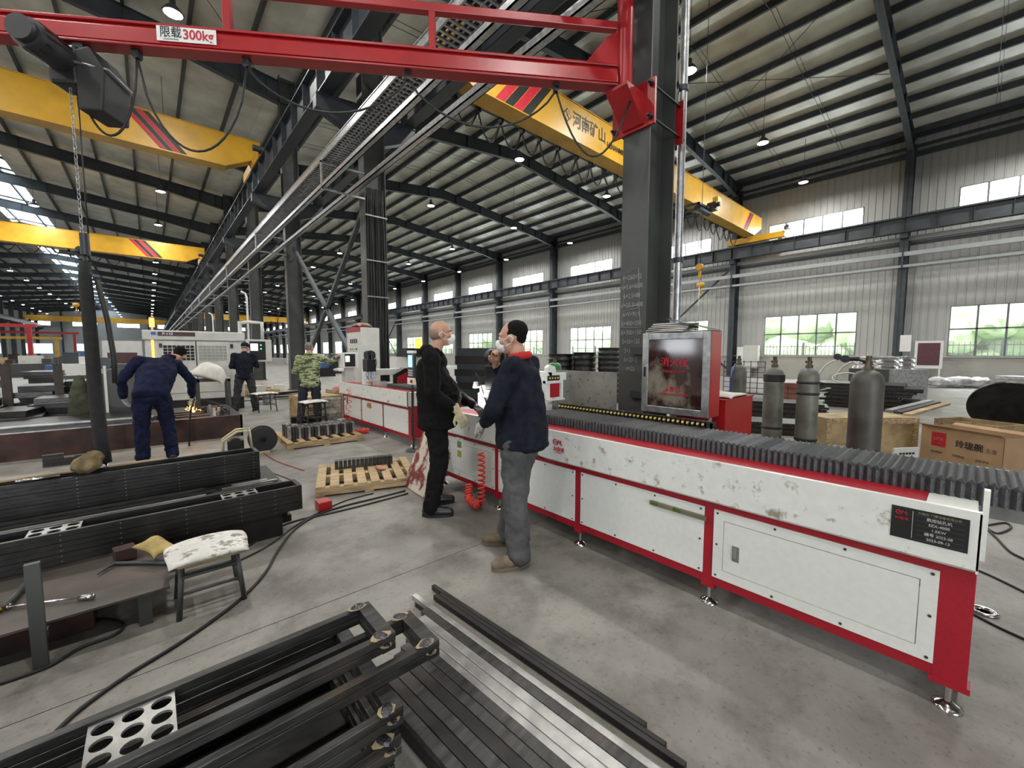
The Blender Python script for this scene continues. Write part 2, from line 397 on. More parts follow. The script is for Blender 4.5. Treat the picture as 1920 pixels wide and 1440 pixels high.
wn = struct('wall_near_unseen')  # unseen end wall, added to cut daylight from behind the camera
MB().box((-46, YS-.2, 0), (-9, YS, 13.4)).build('gable_sheet', M_WALL, wn); MB().box((-1, YS-.2, 0), (XW, YS, 13.4)).build('gable_sheet', M_WALL, wn); MB().box((-9, YS-.2, 6), (-1, YS, 13.4)).build('gable_sheet', M_WALL, wn)
wl = struct('wall_left')
MB().box((-46.2, YS, 0), (-46, YE, 1.4)).box((-46.2, YS, 3.6), (-46, YE, 13)).build('wall_sheet', M_WALL, wl)
mb = MB()
for k in range(30): mb.box((-46.1, YS+6*k, 1.4), (-46, YS+6*k+1.6, 3.6))
mb.build('window_pier', M_WALL, wl)

# --- central columns
def column(x, y, top=12.0, b=.33, d=.56, name='column', m=M_COLM):
    mb = MB(); t = .022
    mb.box((x, y-b/2, 0), (x+t, y+b/2, top)).box((x+d-t, y-b/2, 0), (x+d, y+b/2, top)).box((x+t, y-.008, 0), (x+d-t, y+.008, top))
    mb.box((x-.06, y-b/2-.06, 0), (x+d+.06, y+b/2+.06, .03))
    o = mb.build(name, m, None, kind='structure'); return o
for y in frames_y: column(XC, y)
for y in frames_y[3:]: column(XL-.3, y, 11.8, m=M_STEELB)
# crane runway of the left hall + corbels + runway on the right side of the columns
for (xr, nm) in ((3.35, 'trim_9'), (5.45, 'trim_10')):
    mb = MB(); ibeam(mb, (xr, YS, 7.86), (xr, YE, 7.86), .8, .3, .03, .016); mb.box((xr-.03, YS, 8.26), (xr+.03, YE, 8.36))
    y = YS
    while y < 80: mb.box((xr-.14, y, 7.5), (xr+.14, y+.012, 8.22)); y += BAY/7
    mb.build(nm, M_STEEL, None, kind='structure')
mb = MB(); ibeam(mb, (3.75, YS, 8.35), (3.75, YE, 8.35), .3, .16, .02, .012); mb.build('trim_11', M_STEEL, None, kind='structure')
for i, y in enumerate(frames_y):
    mb = MB()
    mb.prism([(3.15, 7.15), (4.2, 6.75), (4.2, 7.45), (3.15, 7.45)], 1, y-.12, y+.12)
    mb.prism([(5.65, 7.15), (4.76, 6.75), (4.76, 7.45), (5.65, 7.45)], 1, y-.12, y+.12)
    mb.box((3.15, y-.15, 7.43), (5.65, y+.15, 7.46)); mb.build('corbel', M_STEEL, None, kind='structure')
mb = MB()
for y in frames_y[4:]: mb.prism([(-19, 7.3), (-20.1, 6.8), (-20.1, 7.6), (-19, 7.6)], 1, y-.12, y+.12)
ibeam(mb, (-19.2, YS, 7.9), (-19.2, YE, 7.9), .8, .3, .03, .016); mb.build('trim_12', M_STEEL, None, kind='structure')
# diagonal bracing between central columns of the third bay
for k in (1, 2):
    y = Y0+BAY*k; mb = MB()
    if k == 1:
        mb.bar((4.48, y+.2, 5.6), (4.48, y+BAY-.2, .3), .11, .11); mb.bar((4.48, y+.2, .3), (4.48, y+BAY-.2, 5.6), .11, .11)
    mb.tube([(4.5, y+BAY-.2, 5.3), (4.5, y+BAY*1.4, 3), (4.5, y+BAY*1.7, 1.0)], .02, 6)
    mb.build('diagonal_brace', M_STEELB, None, kind='structure')

# cable tray ladder with two rails, carried on brackets at each column
o = thing('cable_tray', 'long galvanised ladder tray running on brackets past the central columns', 'cable tray')
MB().box((3.2, YS, 5.93), (3.23, YE, 6.08)).box((3.19, YS, 6.07), (3.26, YE, 6.09)).build('side_rail', M_GALV, o)
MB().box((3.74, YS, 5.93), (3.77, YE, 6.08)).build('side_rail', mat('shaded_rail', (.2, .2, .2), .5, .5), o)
mb = MB(); y = 0
while y < 60: mb.box((3.23, y, 5.94), (3.74, y+.035, 5.97)); y += .12
mb.build('rung', M_GALV, o, kind='stuff')
mb = MB()
for y0 in [1+6*k for k in range(20)]:
    for j in range(5): mb.bar((3.3+.09*j, y0, 5.985), (3.3+.09*j+.02*random.uniform(-1,1), y0+6.02, 5.985), .045, .03)
mb.build('power_cable', M_RUB, o, kind='stuff')
for (x, z, r) in ((3.25, 5.38, .055), (3.9, 5.42, .06)):
    mb = MB()
    mb.box((x-r, YS, z-r), (x+r, YE, z-r+.02)).box((x-r, YS, z-r), (x-r+.015, YE, z+r)).box((x+r-.015, YS, z-r), (x+r, YE, z+r)).box((x-r, YS, z+r-.01), (x-.02, YE, z+r)).box((x+.02, YS, z+r-.01), (x+r, YE, z+r))
    mb.build('festoon_rail', M_GALV, o)
for y in frames_y[:12]:
    mb = MB(); mb.box((3.17, y-.2, 5.30), (3.21, y-.16, 6.0)).box((3.17, y-.2, 5.28), (4.2, y-.16, 5.32)).box((3.17, y-.2, 5.88), (4.2, y-.16, 5.92)); mb.build('bracket', M_GALV, o)

# outside: grass, fence, hedge trees
M_GRASS = mat('grass_ground', (.12, .22, .06), .9, 0, .3, 2)
MB().box((XW+.3, YS-20, -.5), (XW+60, YE+20, -.1)).build('ground', M_GRASS, None, kind='structure')
MB().box((-60, YE+.4, -.5), (XW+.29, YE+40, -.1)).build('ground', M_GRASS, None, kind='structure')
fe = thing('metal_fence', 'dark metal picket fence standing outside beyond the lower wall windows', 'fence')
mb = MB()
for y in [YS+.22*k for k in range(int(95/.22))]: mb.box((XW+6, y, -.1), (XW+6.03, y+.03, 2.1))
mb.build('picket', M_STEEL, fe, kind='stuff')
MB().box((XW+6, YS, .2), (XW+6.04, YS+95, .25)).box((XW+6, YS, 1.9), (XW+6.04, YS+95, 1.95)).build('fence_rail', M_STEEL, fe)
for y in [YS+3*k for k in range(32)]: MB().box((XW+5.96, y, -.1), (XW+6.08, y+.1, 2.2)).build('fence_post', M_STEEL, fe)
M_LEAF = mat('overexposed_leaves', (.62, .72, .48), .8, 0, .3, 1.6, .6, c2=(.38, .5, .28), bscale=9)  # leaf colour paled to stand in for overexposed daylight
hd = bmesh.new()
for i in range(230):
    r = random.uniform(1.0, 1.9); c = Vector((XW+10+random.uniform(-1, 2.5), -14+.45*i+random.uniform(-.4,.4), random.uniform(.3, 4.2)))
    bmesh.ops.create_icosphere(hd, subdivisions=3, radius=r, matrix=Matrix.Translation(c))
for v in hd.verts: v.co += Vector((random.uniform(-1,1), random.uniform(-1,1), random.uniform(-1,1)))*.08
me = bpy.data.meshes.new('hedge'); hd.to_mesh(me); hd.free()
tag(link('hedge', me, M_LEAF, None, kind='stuff'), 'dense pale green hedge growing outside beyond the metal picket fence', 'hedge')

# ================================================================= LAMPS
M_LENS = mat('lit_lamp_lens', (1, 1, 1), .5, emit=(.93, .97, 1), es=28)
M_LAMPB = mat('lamp_housing', (.12, .12, .13), .4, .5)
def lamp_proto():
    t = thing('high_bay_lamp', 'x', 'lamp', (0,0,10.2))
    MB().lathe((0,0,0), [(.21,0), (.23,.02), (.13,.16), (.07,.2), (.07,.34), (.03,.38)], 20).build('housing', M_LAMPB, t)
    MB().lathe((0,0,0), [(.001,-.03), (.13,-.022), (.2,.0), (.2,.012)], 20).build('lens', M_LENS, t)
    return t
LP = lamp_proto(); first = True; RODS = {}; LPC = []
ROWS = [(7.6, 'right hall, row beside the columns'), (13.0, 'right hall, second row from the columns'), (19.6, 'right hall, third row from the columns'), (25.6, 'right hall, row nearest the windows'),
        (.9, 'left hall, row beside the columns'), (-4.7, 'left hall, row by the skylight'), (-10.7, 'left hall, row past the skylight'), (-16.8, 'left hall, outermost row')]
for x, lab in ROWS:
    for k in range(-1, 18):
        y = Y0+BAY*k+3.75
        if x < XC and k < (1 if x > 0 else 3): 
            if k in (-1, 0, 1): lamp_light(x, y, 10.1)
            continue
        if k == -1: lamp_light(x, y, 10.1); continue
        if k < 7 or k % 3 == 0: lamp_light(x, y, 10.12, LAMP_W)
        o = LP if first else thing('high_bay_lamp', 'x', 'lamp')
        if not first:
            for ch in LPC: link(ch.name.split('.')[0], ch.data, None, o)
        else: LPC = list(LP.children)
        first = False
        o.location = (x, y, 10.2)
        if x not in RODS: RODS[x] = MB().tube([(0,0,.36), (0,0,roof_z(x)-10.2)], .01, 6).mesh('hanging_rod')
        link('hanging_rod', RODS[x], M_STEELB, o)
        near = ['nearest', 'second nearest', 'third nearest', 'fourth nearest', 'fifth nearest', 'sixth nearest', 'seventh nearest', 'eighth nearest'][k] if k < 8 else None
        tag(o, label=('lit high bay lamp, %s, %s' % (near, lab)) if near else 'small distant lit high bay lamp, %s' % lab, group='high bay lamps, ' + lab)

# ================================================================= BRIDGE CRANES
def crane(x0, x1, y, label, zb=8.3, hgt=1.12, w=.5, name='bridge_crane', detail=True, stripes=((7.0, 8.3), (22.6, 23.2)), festoon=True, hoist=None, lean=.9):
    t = thing(name, label, 'crane', (0, y, 0))
    zt = zb+hgt; e = 1.1
    MB().prism([(x0, zb+.55), (x0+e, zb), (x1-e, zb), (x1, zb+.55), (x1, zt), (x0, zt)], 1, 0, w).build('girder', M_YEL, t)
    MB().box((x0, -.03, zt), (x1, w+.03, zt+.02)).box((x0+e, -.04, zb-.03), (x1-e, w+.04, zb)).build('flange', M_YEL, t)
    for (a, b) in ((x0-.05, x0+.3), (x1-.3, x1+.05)):
        zz = 8.2 if x0 > 5 and a > 10 else 8.5
        MB().box((a, -1.3, zz-.08), (b, 1.8, zz+.25)).cyl((a+.1, -1.0, zz), (b-.1, -1.0, zz), .16).cyl((a+.1, 1.5, zz), (b-.1, 1.5, zz), .16).build('end_carriage', M_YEL, t)
        MB().cyl((a-.2, -1.45, 8.6), (b, -1.45, 8.6), .1).box((a, -1.4, 8.5), (b, -1.25, 8.7)).build('drive_motor', M_STEEL, t)
    for (xs0, xs1) in stripes:
        q = (xs1-xs0)/4
        for i, m in enumerate((M_REDINK, M_INK, M_REDINK, M_INK)):
            a = xs0+q*i; s = lean
            MB().prism([(a, zb+.02), (a+q*.95, zb+.02), (a+q*.95+s, zt-.02), (a+s, zt-.02)], 1, -.004, 0).build('painted_stripe', m, t)
    if festoon:
        MB().box((x0+.4, w, zb+.06), (x1-.5, w+.27, zb+.1)).build('cable_rail', M_STEEL, t)
        mb = MB(); x = x0+1.0
        while x < x1-2:
            L = random.uniform(.75, 1.05); sg = random.uniform(.45, .75)
            mb.tube([(x+L*i/8, w+.25, zb+.0-sg*4*(i/8)*(1-i/8)) for i in range(9)], .02, 6)
            mb.tube([(x+L*i/8, w+.3, zb-.02-sg*3.2*(i/8)*(1-i/8)) for i in range(9)], .013, 5)
            mb.box((x-.04, w+.16, zb-.06), (x+.04, w+.32, zb+.08)); x += L
        mb.build('festoon_cable', M_RUB, t, kind='stuff')
    if hoist is not None:
        h = hoist
        mb = MB(); mb.box((h-.8, -.5, zb-.28), (h+.8, -.42, zb-.2)).box((h-.8, w+.42, zb-.28), (h+.8, w+.5, zb-.2)).box((h-.8, -.5, zb-.28), (h-.72, w+.5, zb-.2)).box((h+.72, -.5, zb-.28), (h+.8, w+.5, zb-.2)).box((h-.1, -.5, zb-.28), (h, w+.5, zb-.2))
        mb.build('trolley_frame', M_STEEL, t)
        MB().cyl((h+.45, -.75, zb-.1), (h+.45, -.35, zb-.1), .16).cyl((h+.45, -.9, zb-.1), (h+.45, -.75, zb-.1), .1).box((h+.25, -.7, zb-.3), (h+.7, -.4, zb-.05)).build('hoist_motor', M_BLACK, t)
        MB().box((h+.55, -.74, zb+.03), (h+.95, -.5, zb+.3)).build('yellow_gear_case', M_YEL, t, label='yellow gear case')
        MB().cyl((h-.5, -.3, zb-.35), (h+.6, -.3, zb-.35), .15).build('rope_drum', M_STEEL, t)
        MB().tube([(h, -.3, zb-.5), (h, -.3, zb-3.6)], .012, 6).tube([(h+.12, -.3, zb-.5), (h+.12, -.3, zb-3.6)], .012, 6).build('wire_rope', M_STEEL, t)
        MB().lathe((h+.06, -.3, zb-3.85), [(.02,.3),(.16,.25),(.16,.08),(.04,0)], 14).tube([(h+.06,-.3,zb-3.85),(h+.06,-.3,zb-4.0),(h+.15,-.3,zb-4.08),(h+.12,-.3,zb-4.18),(h,-.3,zb-4.16)], .025, 8).build('hook_block', M_YEL, t)
    return t
c = crane(5.5, 27.75, 8.95, 'big yellow bridge crane with hoist spanning the right hall behind the main column', stripes=((7.3, 8.6), (24.9, 25.5)), hoist=19.2)
c.location.y = 8.95
text('河南矿山', .52, M_INK, c, (11.35, -.012, 8.9), (PI/2, 0, 0), sx=.85, bold=.008)
text('HENANMINE CRANE', .26, M_INK, c, (12.3, -.012, 8.72), (PI/2, 0, 0), sx=.8, align='LEFT', bold=.02)
MB().obox((10.2, -.008, 8.93), (.3, .01, .3), (0, PI/4, 0)).build('emblem', M_INK, c); MB().obox((10.2, -.014, 8.93), (.23, .01, .23), (0, PI/4, 0)).build('emblem_field', M_YEL, c)
MB().obox((10.18, -.02, 8.97), (.15, .01, .04), (0, .7, 0)).obox((10.23, -.02, 8.89), (.15, .01, .04), (0, .7, 0)).build('emblem_mark', M_INK, c)
crane(-19.2, 3.55, 18.5, 'large yellow crane girder with dark red stripes, nearer one in left hall', stripes=((.62, 1.35),), lean=-.95, festoon=False)
crane(-19.2, 3.55, 39.5, 'second yellow crane girder in the left hall, farther from the camera', stripes=((.2, 1.1),), lean=-.9, festoon=True, hoist=-3.5)
crane(-19.2, 3.55, 132, 'yellow crane girder crossing the left hall at its far end', stripes=(), festoon=False)
crane(5.5, 27.75, 104, 'distant yellow crane girder in the right hall beyond the columns', stripes=((17, 18),), festoon=False, hoist=20)

# ================================================================= JIB CRANE
JA = math.atan2(.566, -.825)
jb = thing('jib_crane', 'red wall-mounted jib crane with a load sign, bolted to the main column', 'jib crane', (3.98, 2.68, 0), JA)
BZ = 4.32; LJ = 7.2
mb = MB(); mb.box((.1, -.006, BZ+.02), (LJ, .006, BZ+.2)).box((.1, -.06, BZ+.2), (LJ, .06, BZ+.225)).box((.1, -.075, BZ), (LJ, .075, BZ+.022))
mb.prism([(.05, BZ+.03), (.075, BZ+.03), (.055, BZ+.17), (.035, BZ+.19), (.035, BZ+.2), (-.035, BZ+.2), (-.035, BZ+.19), (-.055, BZ+.17), (-.075, BZ+.03), (-.05, BZ+.03)], 0, .1, LJ)
mb.build('boom', M_RED, jb, bevel=.006)
MB().box((.1, -.04, BZ+.58), (LJ, .04, BZ+.66)).build('top_chord', M_RED, jb, bevel=.008)
for s in (2.03, 3.95, 5.95): MB().box((s-.035, -.035, BZ+.22), (s+.035, .035, BZ+.6)).build('strut', M_RED, jb, bevel=.006)
MB().cyl((0,0,BZ-.02), (0,0,BZ+.93), .085, n=24).build('post', M_RED, jb)
MB().cyl((0,0,BZ+.93), (0,0,BZ+1.05), .1, n=24).build('bearing_collar', mat('green_enamel', (.05, .12, .08), .4), jb)
MB().cyl((0,0,BZ+1.05), (0,0,BZ+1.6), .085, n=24).build('post', M_RED, jb)
MB().prism([(.08, BZ+.22), (.42, BZ+.22), (.42, BZ+.26), (.2, BZ+.52), (.08, BZ+.58)], 1, -.012, .012).build('gusset', M_RED, jb)
# pivot bracket on the column (square to the column flange)
br = MB(); 
br.box((4.16, 2.42, 3.95), (4.19, 2.95, 4.42))
br.box((3.82, 2.54, 4.26), (4.17, 2.80, 4.29)).prism([(3.84, 4.26), (4.17, 4.26), (4.17, 3.98)], 1, 2.54, 2.56).prism([(3.84, 4.26), (4.17, 4.26), (4.17, 3.98)], 1, 2.78, 2.80).prism([(3.84, 4.26), (3.82, 4.26), (4.13, 3.98), (4.16, 3.98)], 1, 2.54, 2.80)
o = br.build('pivot_bracket', M_RED, None); Mi = Matrix.Translation(Vector((3.98, 2.68, 0))) @ Matrix.Rotation(JA, 4, 'Z'); o.parent = jb; o.matrix_parent_inverse = Mi.inverted()
for (yy, zz) in ((2.46, 4.36), (2.46, 4.02), (2.91, 4.36), (2.91, 4.02)):
    o = MB().cyl((4.12, yy, zz), (4.16, yy, zz), .028, n=6).cyl((4.08, yy, zz), (4.9, yy, zz), .013, n=8).build('clamp_rod', M_BLACK, None); o.parent = jb; o.matrix_parent_inverse = Mi.inverted()
o = MB().box((4.79, 2.42, 3.95), (4.82, 2.95, 4.42)).build('backing_plate', M_RED, None); o.parent = jb; o.matrix_parent_inverse = Mi.inverted()
sg = MB().box((4.02, .078, BZ+.055), (4.53, .082, BZ+.185)).build('load_sign', M_SIGN, jb, label='white load sign')
text('限载', .105, M_INK, sg, (4.41, .084, BZ+.128), (PI/2, 0, PI), sx=.9, bold=.006); text('300kg', .12, M_REDINK, sg, (4.175, .084, BZ+.12), (PI/2, 0, PI), sx=.92, bold=.02); text('LOAD RATING', .02, M_INK, sg, (4.41, .084, BZ+.072), (PI/2, 0, PI))
# festoon cable and its trolleys
ss = [.75, 2.28, 3.8, 4.76, 5.3]; sag = [.42, .38, .82, .72]
for a in ss: MB().box((a-.03, -.03, BZ-.06), (a+.03, .03, BZ)).cyl((a, -.03, BZ-.05), (a, .03, BZ-.05), .03, n=10).build('cable_trolley', M_BLACK, jb)
mb = MB()
for (a, b), g in zip(zip(ss, ss[1:]), sag): mb.tube([(a+(b-a)*i/16, 0, BZ-.06-g*(1-(2*i/16-1)**2)**(.8 if g < .5 else .62)) for i in range(17)], .011, 8)
mb.tube([(.75-(.78)*i/14, .0+.1*i/14, BZ-.06-.62*(1-(2*i/14-1)**2)+(-.1)*i/14) for i in range(15)], .011, 8)
mb.build('festoon_cable', M_RUB, jb)
# electric chain hoist hanging from the boom
ch = thing('chain_hoist', 'dark electric chain hoist with chain bag hanging from the red jib boom', 'hoist', (3.98, 2.68, 0), JA)
S = 5.3; zc = BZ-.2
MB().cyl((S+.02, .46, zc+.03), (S+.02, .4, zc+.03), .1, n=14).cyl((S+.02, .4, zc+.03), (S+.0, -.02, zc-.0), .125, n=14).cyl((S, -.02, zc), (S, -.2, zc), .14, .11, n=14).build('motor', mat('hoist_body', (.035, .035, .04), .45), ch)
for k in range(12):
    a = 2*PI*k/12; MB().obox((S+.02+.125*math.cos(a), .22, zc+.03+.125*math.sin(a)), (.012, .28, .02), (0, -a, 0)).build('cooling_fin', M_BLACK, ch)
MB().box((S-.12, -.1, zc-.2), (S+.12, .12, zc+.14)).build('gear_housing', M_BLACK, ch, bevel=.03)
MB().box((S-.08, -.03, BZ-.1), (S+.08, .03, BZ-.0)).cyl((S-.08, -.05, BZ-.03), (S-.08, .05, BZ-.03), .045).cyl((S+.08, -.05, BZ-.03), (S+.08, .05, BZ-.03), .045).build('trolley', M_STEEL, ch)
mb = MB(); prof = []
mb.prism([(S-.3, zc-.42), (S-.1, zc-.42), (S-.1, zc+.1), (S-.22, zc+.14), (S-.34, zc-.05)], 1, -.2, .12).build('chain_bag', M_RUB, ch, bevel=.02)
MB().tube([(S-.1, .13, zc-.02), (S-.36, .1, zc-.05), (S-.36, -.2, zc-.1)], .012, 6).build('bag_bracket', M_GALV, ch)
def chain(p0, z1, name, parent, m, link_h=.045):
    z = p0[2]; i = 0; base = []
    mb = MB()
    while z > z1:
        w = .012; pts = [(w*math.cos(a), 0, link_h*.62*math.sin(a)) for a in [2*PI*j/8 for j in range(9)]]
        if i % 2: pts = [(0, p[0], p[2]) for p in pts]
        mb.tube([(p0[0]+p[0], p0[1]+p[1], z+p[2]) for p in pts], .004, 4); z -= link_h; i += 1
    return mb.build(name, m, parent, kind='stuff')
chain((S+.0, .05, zc-.18), 2.62, 'load_chain', ch, M_GALV)
MB().tube([(S-.03, .02, zc-.18), (S-.03, .02, 2.62)], .006, 6).build('load_rope', M_BLACK, ch)
MB().cyl((S-.01, .04, 2.62), (S-.01, .04, 2.42), .035, n=12).tube([(S,.04,2.42),(S,.04,2.36),(S+.05,.04,2.31),(S+.03,.04,2.24),(S-.04,.04,2.25)], .018, 8).build('load_hook', M_STEEL, ch)
sl = MB(); pts = []; P = lambda s, y, z: (3.98+math.cos(JA)*s-math.sin(JA)*y, 2.68+math.sin(JA)*s+math.cos(JA)*y, z)
sl.tube([P(S, .04, 2.36), P(S+.01, .04, 2.2), P(S, .04, 1.6), P(S-.01, .05, 1.0), P(S-.03, .05, .62), P(S-.07, .06, .42)], .05, 10, rs=[.042, .05, .053, .056, .058, .04])
o = sl.build('lifting_sling', mat('sooty_sling', (.018, .017, .017), .8, 0, .3, 20, .4)); tag(o, 'long black padded lifting sling hanging from the chain hoist hook', 'sling')
o2 = MB().tube([P(S-.06, .0, 2.2), P(S-.11, -.02, 1.8), P(S-.14, -.02, 1.45), P(S-.15, 0, 1.2)], .022, 8).build('sling_tail', M_RUB, o)
MB().tube([P(S-.05,.06,.44), P(S-.06,.06,.38), P(S-.1,.06,.35), P(S-.13,.06,.39)], .016, 8).build('hook', M_CHROME, o)

# grey pipe rising beside the main column
pp = thing('conduit_pipe', 'tall pale grey pipe rising behind the fire cabinet beside the main column', 'pipe', (4.93, 2.5, 0))
MB().cyl((0,0,0), (0,0,11.2), .047, n=20).build('pipe', M_GALV, pp)
for z in (2.6, 4.6, 6.6): MB().cyl((0,0,z), (0,0,z+.06), .06, n=20).box((-.1,-.01,z), (0,.01,z+.05)).build('pipe_clip', M_STEEL, pp)
for k in (3, 5):
    q = thing('conduit_pipe', 'thin white pipe standing against the %s central column' % {3: 'fourth', 5: 'sixth'}[k], 'pipe', (4.0, Y0+BAY*k-.35, 0))
    MB().tube([(0,0,0), (0,0,4.4), (-.05,0,4.6), (-.25,0,4.7)], .05, 10).build('pipe', M_SIGN, q)
# bundle of black cables strapped to the second column
cb = thing('cable_bundle', 'bundle of black cables strapped down the second central column', 'cable', (4.47, Y0+BAY-.08, 0))
for j in range(9):
    a = -.2+.05*j
    MB().tube([(a+.015*math.sin(j*2+z*1.3), -.07-.02*(j % 3), z) for z in [5.6-.4*i for i in range(13)]], .022, 6).build('cable', M_RUB, cb)
for z in (4.9, 3.8, 2.9): MB().box((-.28, -.17, z), (.28, -.15, z+.03)).build('strap', M_GALV, cb)
# chalk writing on the main column
for i, s_ in enumerate(['6×G60=52', '6×5.6=4000', '6×2.5=80', '6×G5.3=400', '6×V=91:9', '6×400=350', '6×300=150', '5×30=150', '2×14=5', '6×20=2', '4×25']):
    text(s_, .075, mat('chalk', (.33, .34, .33), .9), None, (4.196, 2.67, 2.36-.105*i), (PI/2, 0, -PI/2), name='chalk_writing', sx=.75)
for o in [o for o in COL.objects if o.name.startswith('chalk_writing')]: o['kind'] = 'structure'
mb = MB()
for (y0, y1, z0, z1) in ((2.55, 2.80, 1.78, 1.98), (2.57, 2.78, 2.03, 2.42)):
    L = [(4.197, y0, z0), (4.197, y1, z0+.02), (4.197, y1-.01, z1), (4.197, y0+.02, z1+.03), (4.197, y0, z0)]
    mb.tube(L, .003, 5)
mb.build('chalk_frame', MATS['chalk'], None, kind='structure')

# ================================================================= CUTTING MACHINES
M_DOTY = mat('yellow_dot', (.85, .6, .12), .5)
M_BEL = mat('black_bellows_cloth', (.045, .046, .05), .42, 0, .3, 30, .2)
M_TABLE = mat('machine_bed_steel', (.3, .3, .3), .35, .7, .2, 10)
def spiral(mb, path, R, r, turns, n=8):
    pts = []; path = [Vector(p) for p in path]; N = turns*10
    for i in range(N+1):
        t = i/N*(len(path)-1); k = min(int(t), len(path)-2); f = t-k; c = path[k].lerp(path[k+1], f); d = (path[k+1]-path[k]).normalized()
        u = Vector((0,0,1)) if abs(d.z) < .9 else Vector((1,0,0)); a = d.cross(u).normalized(); b = d.cross(a); w = 2*PI*turns*i/N
        pts.append(c+a*math.cos(w)*R+b*math.sin(w)*R)
    return mb.tube(pts, r, 6)
def machine(x0, y0, npan, label, doors, name='cutting_machine'):
    t = thing(name, label, 'machine', (x0, y0, 0)); pitch = .99; L = npan*pitch+.1; D = .95; zb, zt = .13, .655
    f = MB(); f.box((.002, .002, zb+.001), (.058, L-.002, zb+.07)).box((.002, .002, zt-.08), (.058, L-.002, zt-.001)).box((D-.058, .002, zb+.001), (D-.002, L-.002, zb+.07)).box((D-.058, .002, zt-.08), (D-.002, L-.002, zt-.001))
    for k in range(npan+1):
        y = k*pitch; w = .1 if k in (0, npan) else .055; ya = y if k == 0 else y+.05-w/2 if k < npan else L-w
        f.box((0, ya, zb), (.06, ya+w, zt)).box((D-.06, ya, zb), (D, ya+w, zt)).box((.01, ya+.003, zb+.003), (D-.01, ya+.047, zb+.06)).box((-.001, ya-.01, zb-.025), (.07, ya+w+.01, zb-.0005)).box((D-.07, ya-.01, zb-.025), (D+.001, ya+w+.01, zb-.0005))
    f.box((.01, .004, zb+.004), (D-.01, .012, zt-.004)).box((.01, L-.012, zb+.004), (D-.01, L-.004, zt-.004))
    f.build('base_frame', M_MRED, t)
    for k in range(npan):
        ya = k*pitch+(.1 if k == 0 else .078); yb = (k+1)*pitch+(.022 if k < npan-1 else .0); z0, z1 = zb+.055, zt-.065
        if k == npan-1: yb = L-.1
        p = MB(); 
        if doors[k]:
            m_ = .055; q = .003
            p.box((-.008, ya, z0), (0, yb, z0+m_)).box((-.008, ya, z1-m_), (0, yb, z1)).box((-.008, ya, z0+m_), (0, ya+m_, z1-m_)).box((-.008, yb-m_, z0+m_), (0, yb, z1-m_))
            pn = p.build('panel', M_MWHITE, t)
            dr = MB().box((-.009, ya+m_+q, z0+m_+q), (0, yb-m_-q, z1-m_-q)).build('door', M_MWHITE, t)
            hy = yb-m_-.07
            MB().box((-.016, hy-.018, .33), (-.009, hy+.018, .41)).prism([(-.016, .33), (-.009, .33), (-.009, .318)], 1, hy-.018, hy+.018).build('handle', mat('grey_latch', (.3, .3, .3), .35, .6), dr, bevel=.003)
            MB().box((-.02, hy-.009, .345), (-.015, hy+.009, .402)).build('latch_key', M_CHROME, dr)
        else: pn = p.box((-.008, ya, z0), (0, yb, z1)).build('panel', M_MWHITE, t, bevel=.003)
        s = MB()
        for i in range(4):
            for zz in (z0+.018, z1-.018): yy = ya+.02+(yb-ya-.04)*i/3; s.cyl((-.009, yy, zz), (-.0115, yy, zz), .0065, n=8)
        for yy in (ya+.02, yb-.02): s.cyl((-.009, yy, (z0+z1)/2), (-.0115, yy, (z0+z1)/2), .0065, n=8)
        s.build('screw', mat('dark_screw', (.1, .1, .1), .4, .8), t, kind='stuff')
    for k in range(npan+1):
        for xx in (.035, D-.035):
            y = min(max(k*pitch+.05, .05), L-.05)
            MB().cyl((xx, y, .02), (xx, y, zb-.02), .012, n=10).lathe((xx, y, 0), [(.05,0), (.05,.008), (.035,.014), (.014,.03)], 18).build('levelling_foot', M_CHROME, t)
    # apron, catch tray, end plates
    a = MB(); a.prism([(-.07, .655), (-.055, .642), (0, .642), (0, .655), (-.057, .655), (-.057, .873), (-.045, .873), (-.045, .885), (-.07, .885)], 1, 0, L); a.box((-.07, 0, .642), (-.02, .006, .88)).box((-.07, L-.006, .642), (-.02, L, .88))
    a.build('apron', M_APRON, t)
    MB().box((-.05, .16, .66), (.22, L-.02, .868)).build('catch_tray', M_MRED, t)
    MB().box((-.05, .01, .66), (.22, .158, .866)).build('end_plate', M_MWHITE, t)
    MB().box((.19, 0.0, .655), (D, L, .852)).build('bed', M_TABLE, t)
    return t, L, D
mc, ML, MD = machine(2.43, -.05, 4, 'long red and white cutting machine in the foreground with black bellows and nameplate', [1, 0, 0, 1])
# ear of the end plate, nameplate, logo, stop box
MB().prism([(.045, .66), (.3, .66), (.3, .80), (.085, .82), (.085, .95), (.045, .95)], 1, -.018, -.001).build('end_bracket', M_MWHITE, mc)
npl = MB().box((-.073, .03, .715), (-.0705, .255, .85)).build('nameplate', mat('black_nameplate', (.012, .012, .013), .35), mc, label='black engraved nameplate')
MI = mat('silver_engraving', (.5, .5, .5), .4)
RT = (PI/2, 0, -PI/2)
for i, s_ in enumerate(['兴超米 门窗设备有限公司', '数控钻孔机', 'SZX-4000', '1.5KW', '编号 2023-08', '2023-09-13']): text(s_, .0145 if i else .011, MI if i else mat('bronze_ink', (.25,.2,.12),.4), npl, (-.0745, .112, .836-.0205*i), RT, bold=.01)
MB().box((-.0745, .188, .725), (-.0735, .19, .84)).build('divider', MI, npl)
mb = MB()
for i in range(6): mb.box((-.0745, .04, .826-.0205*i), (-.0738, .18, .8265-.0205*i))
mb.build('ruled_line', mat('dim_line', (.12,.12,.12), .5), npl, kind='stuff')
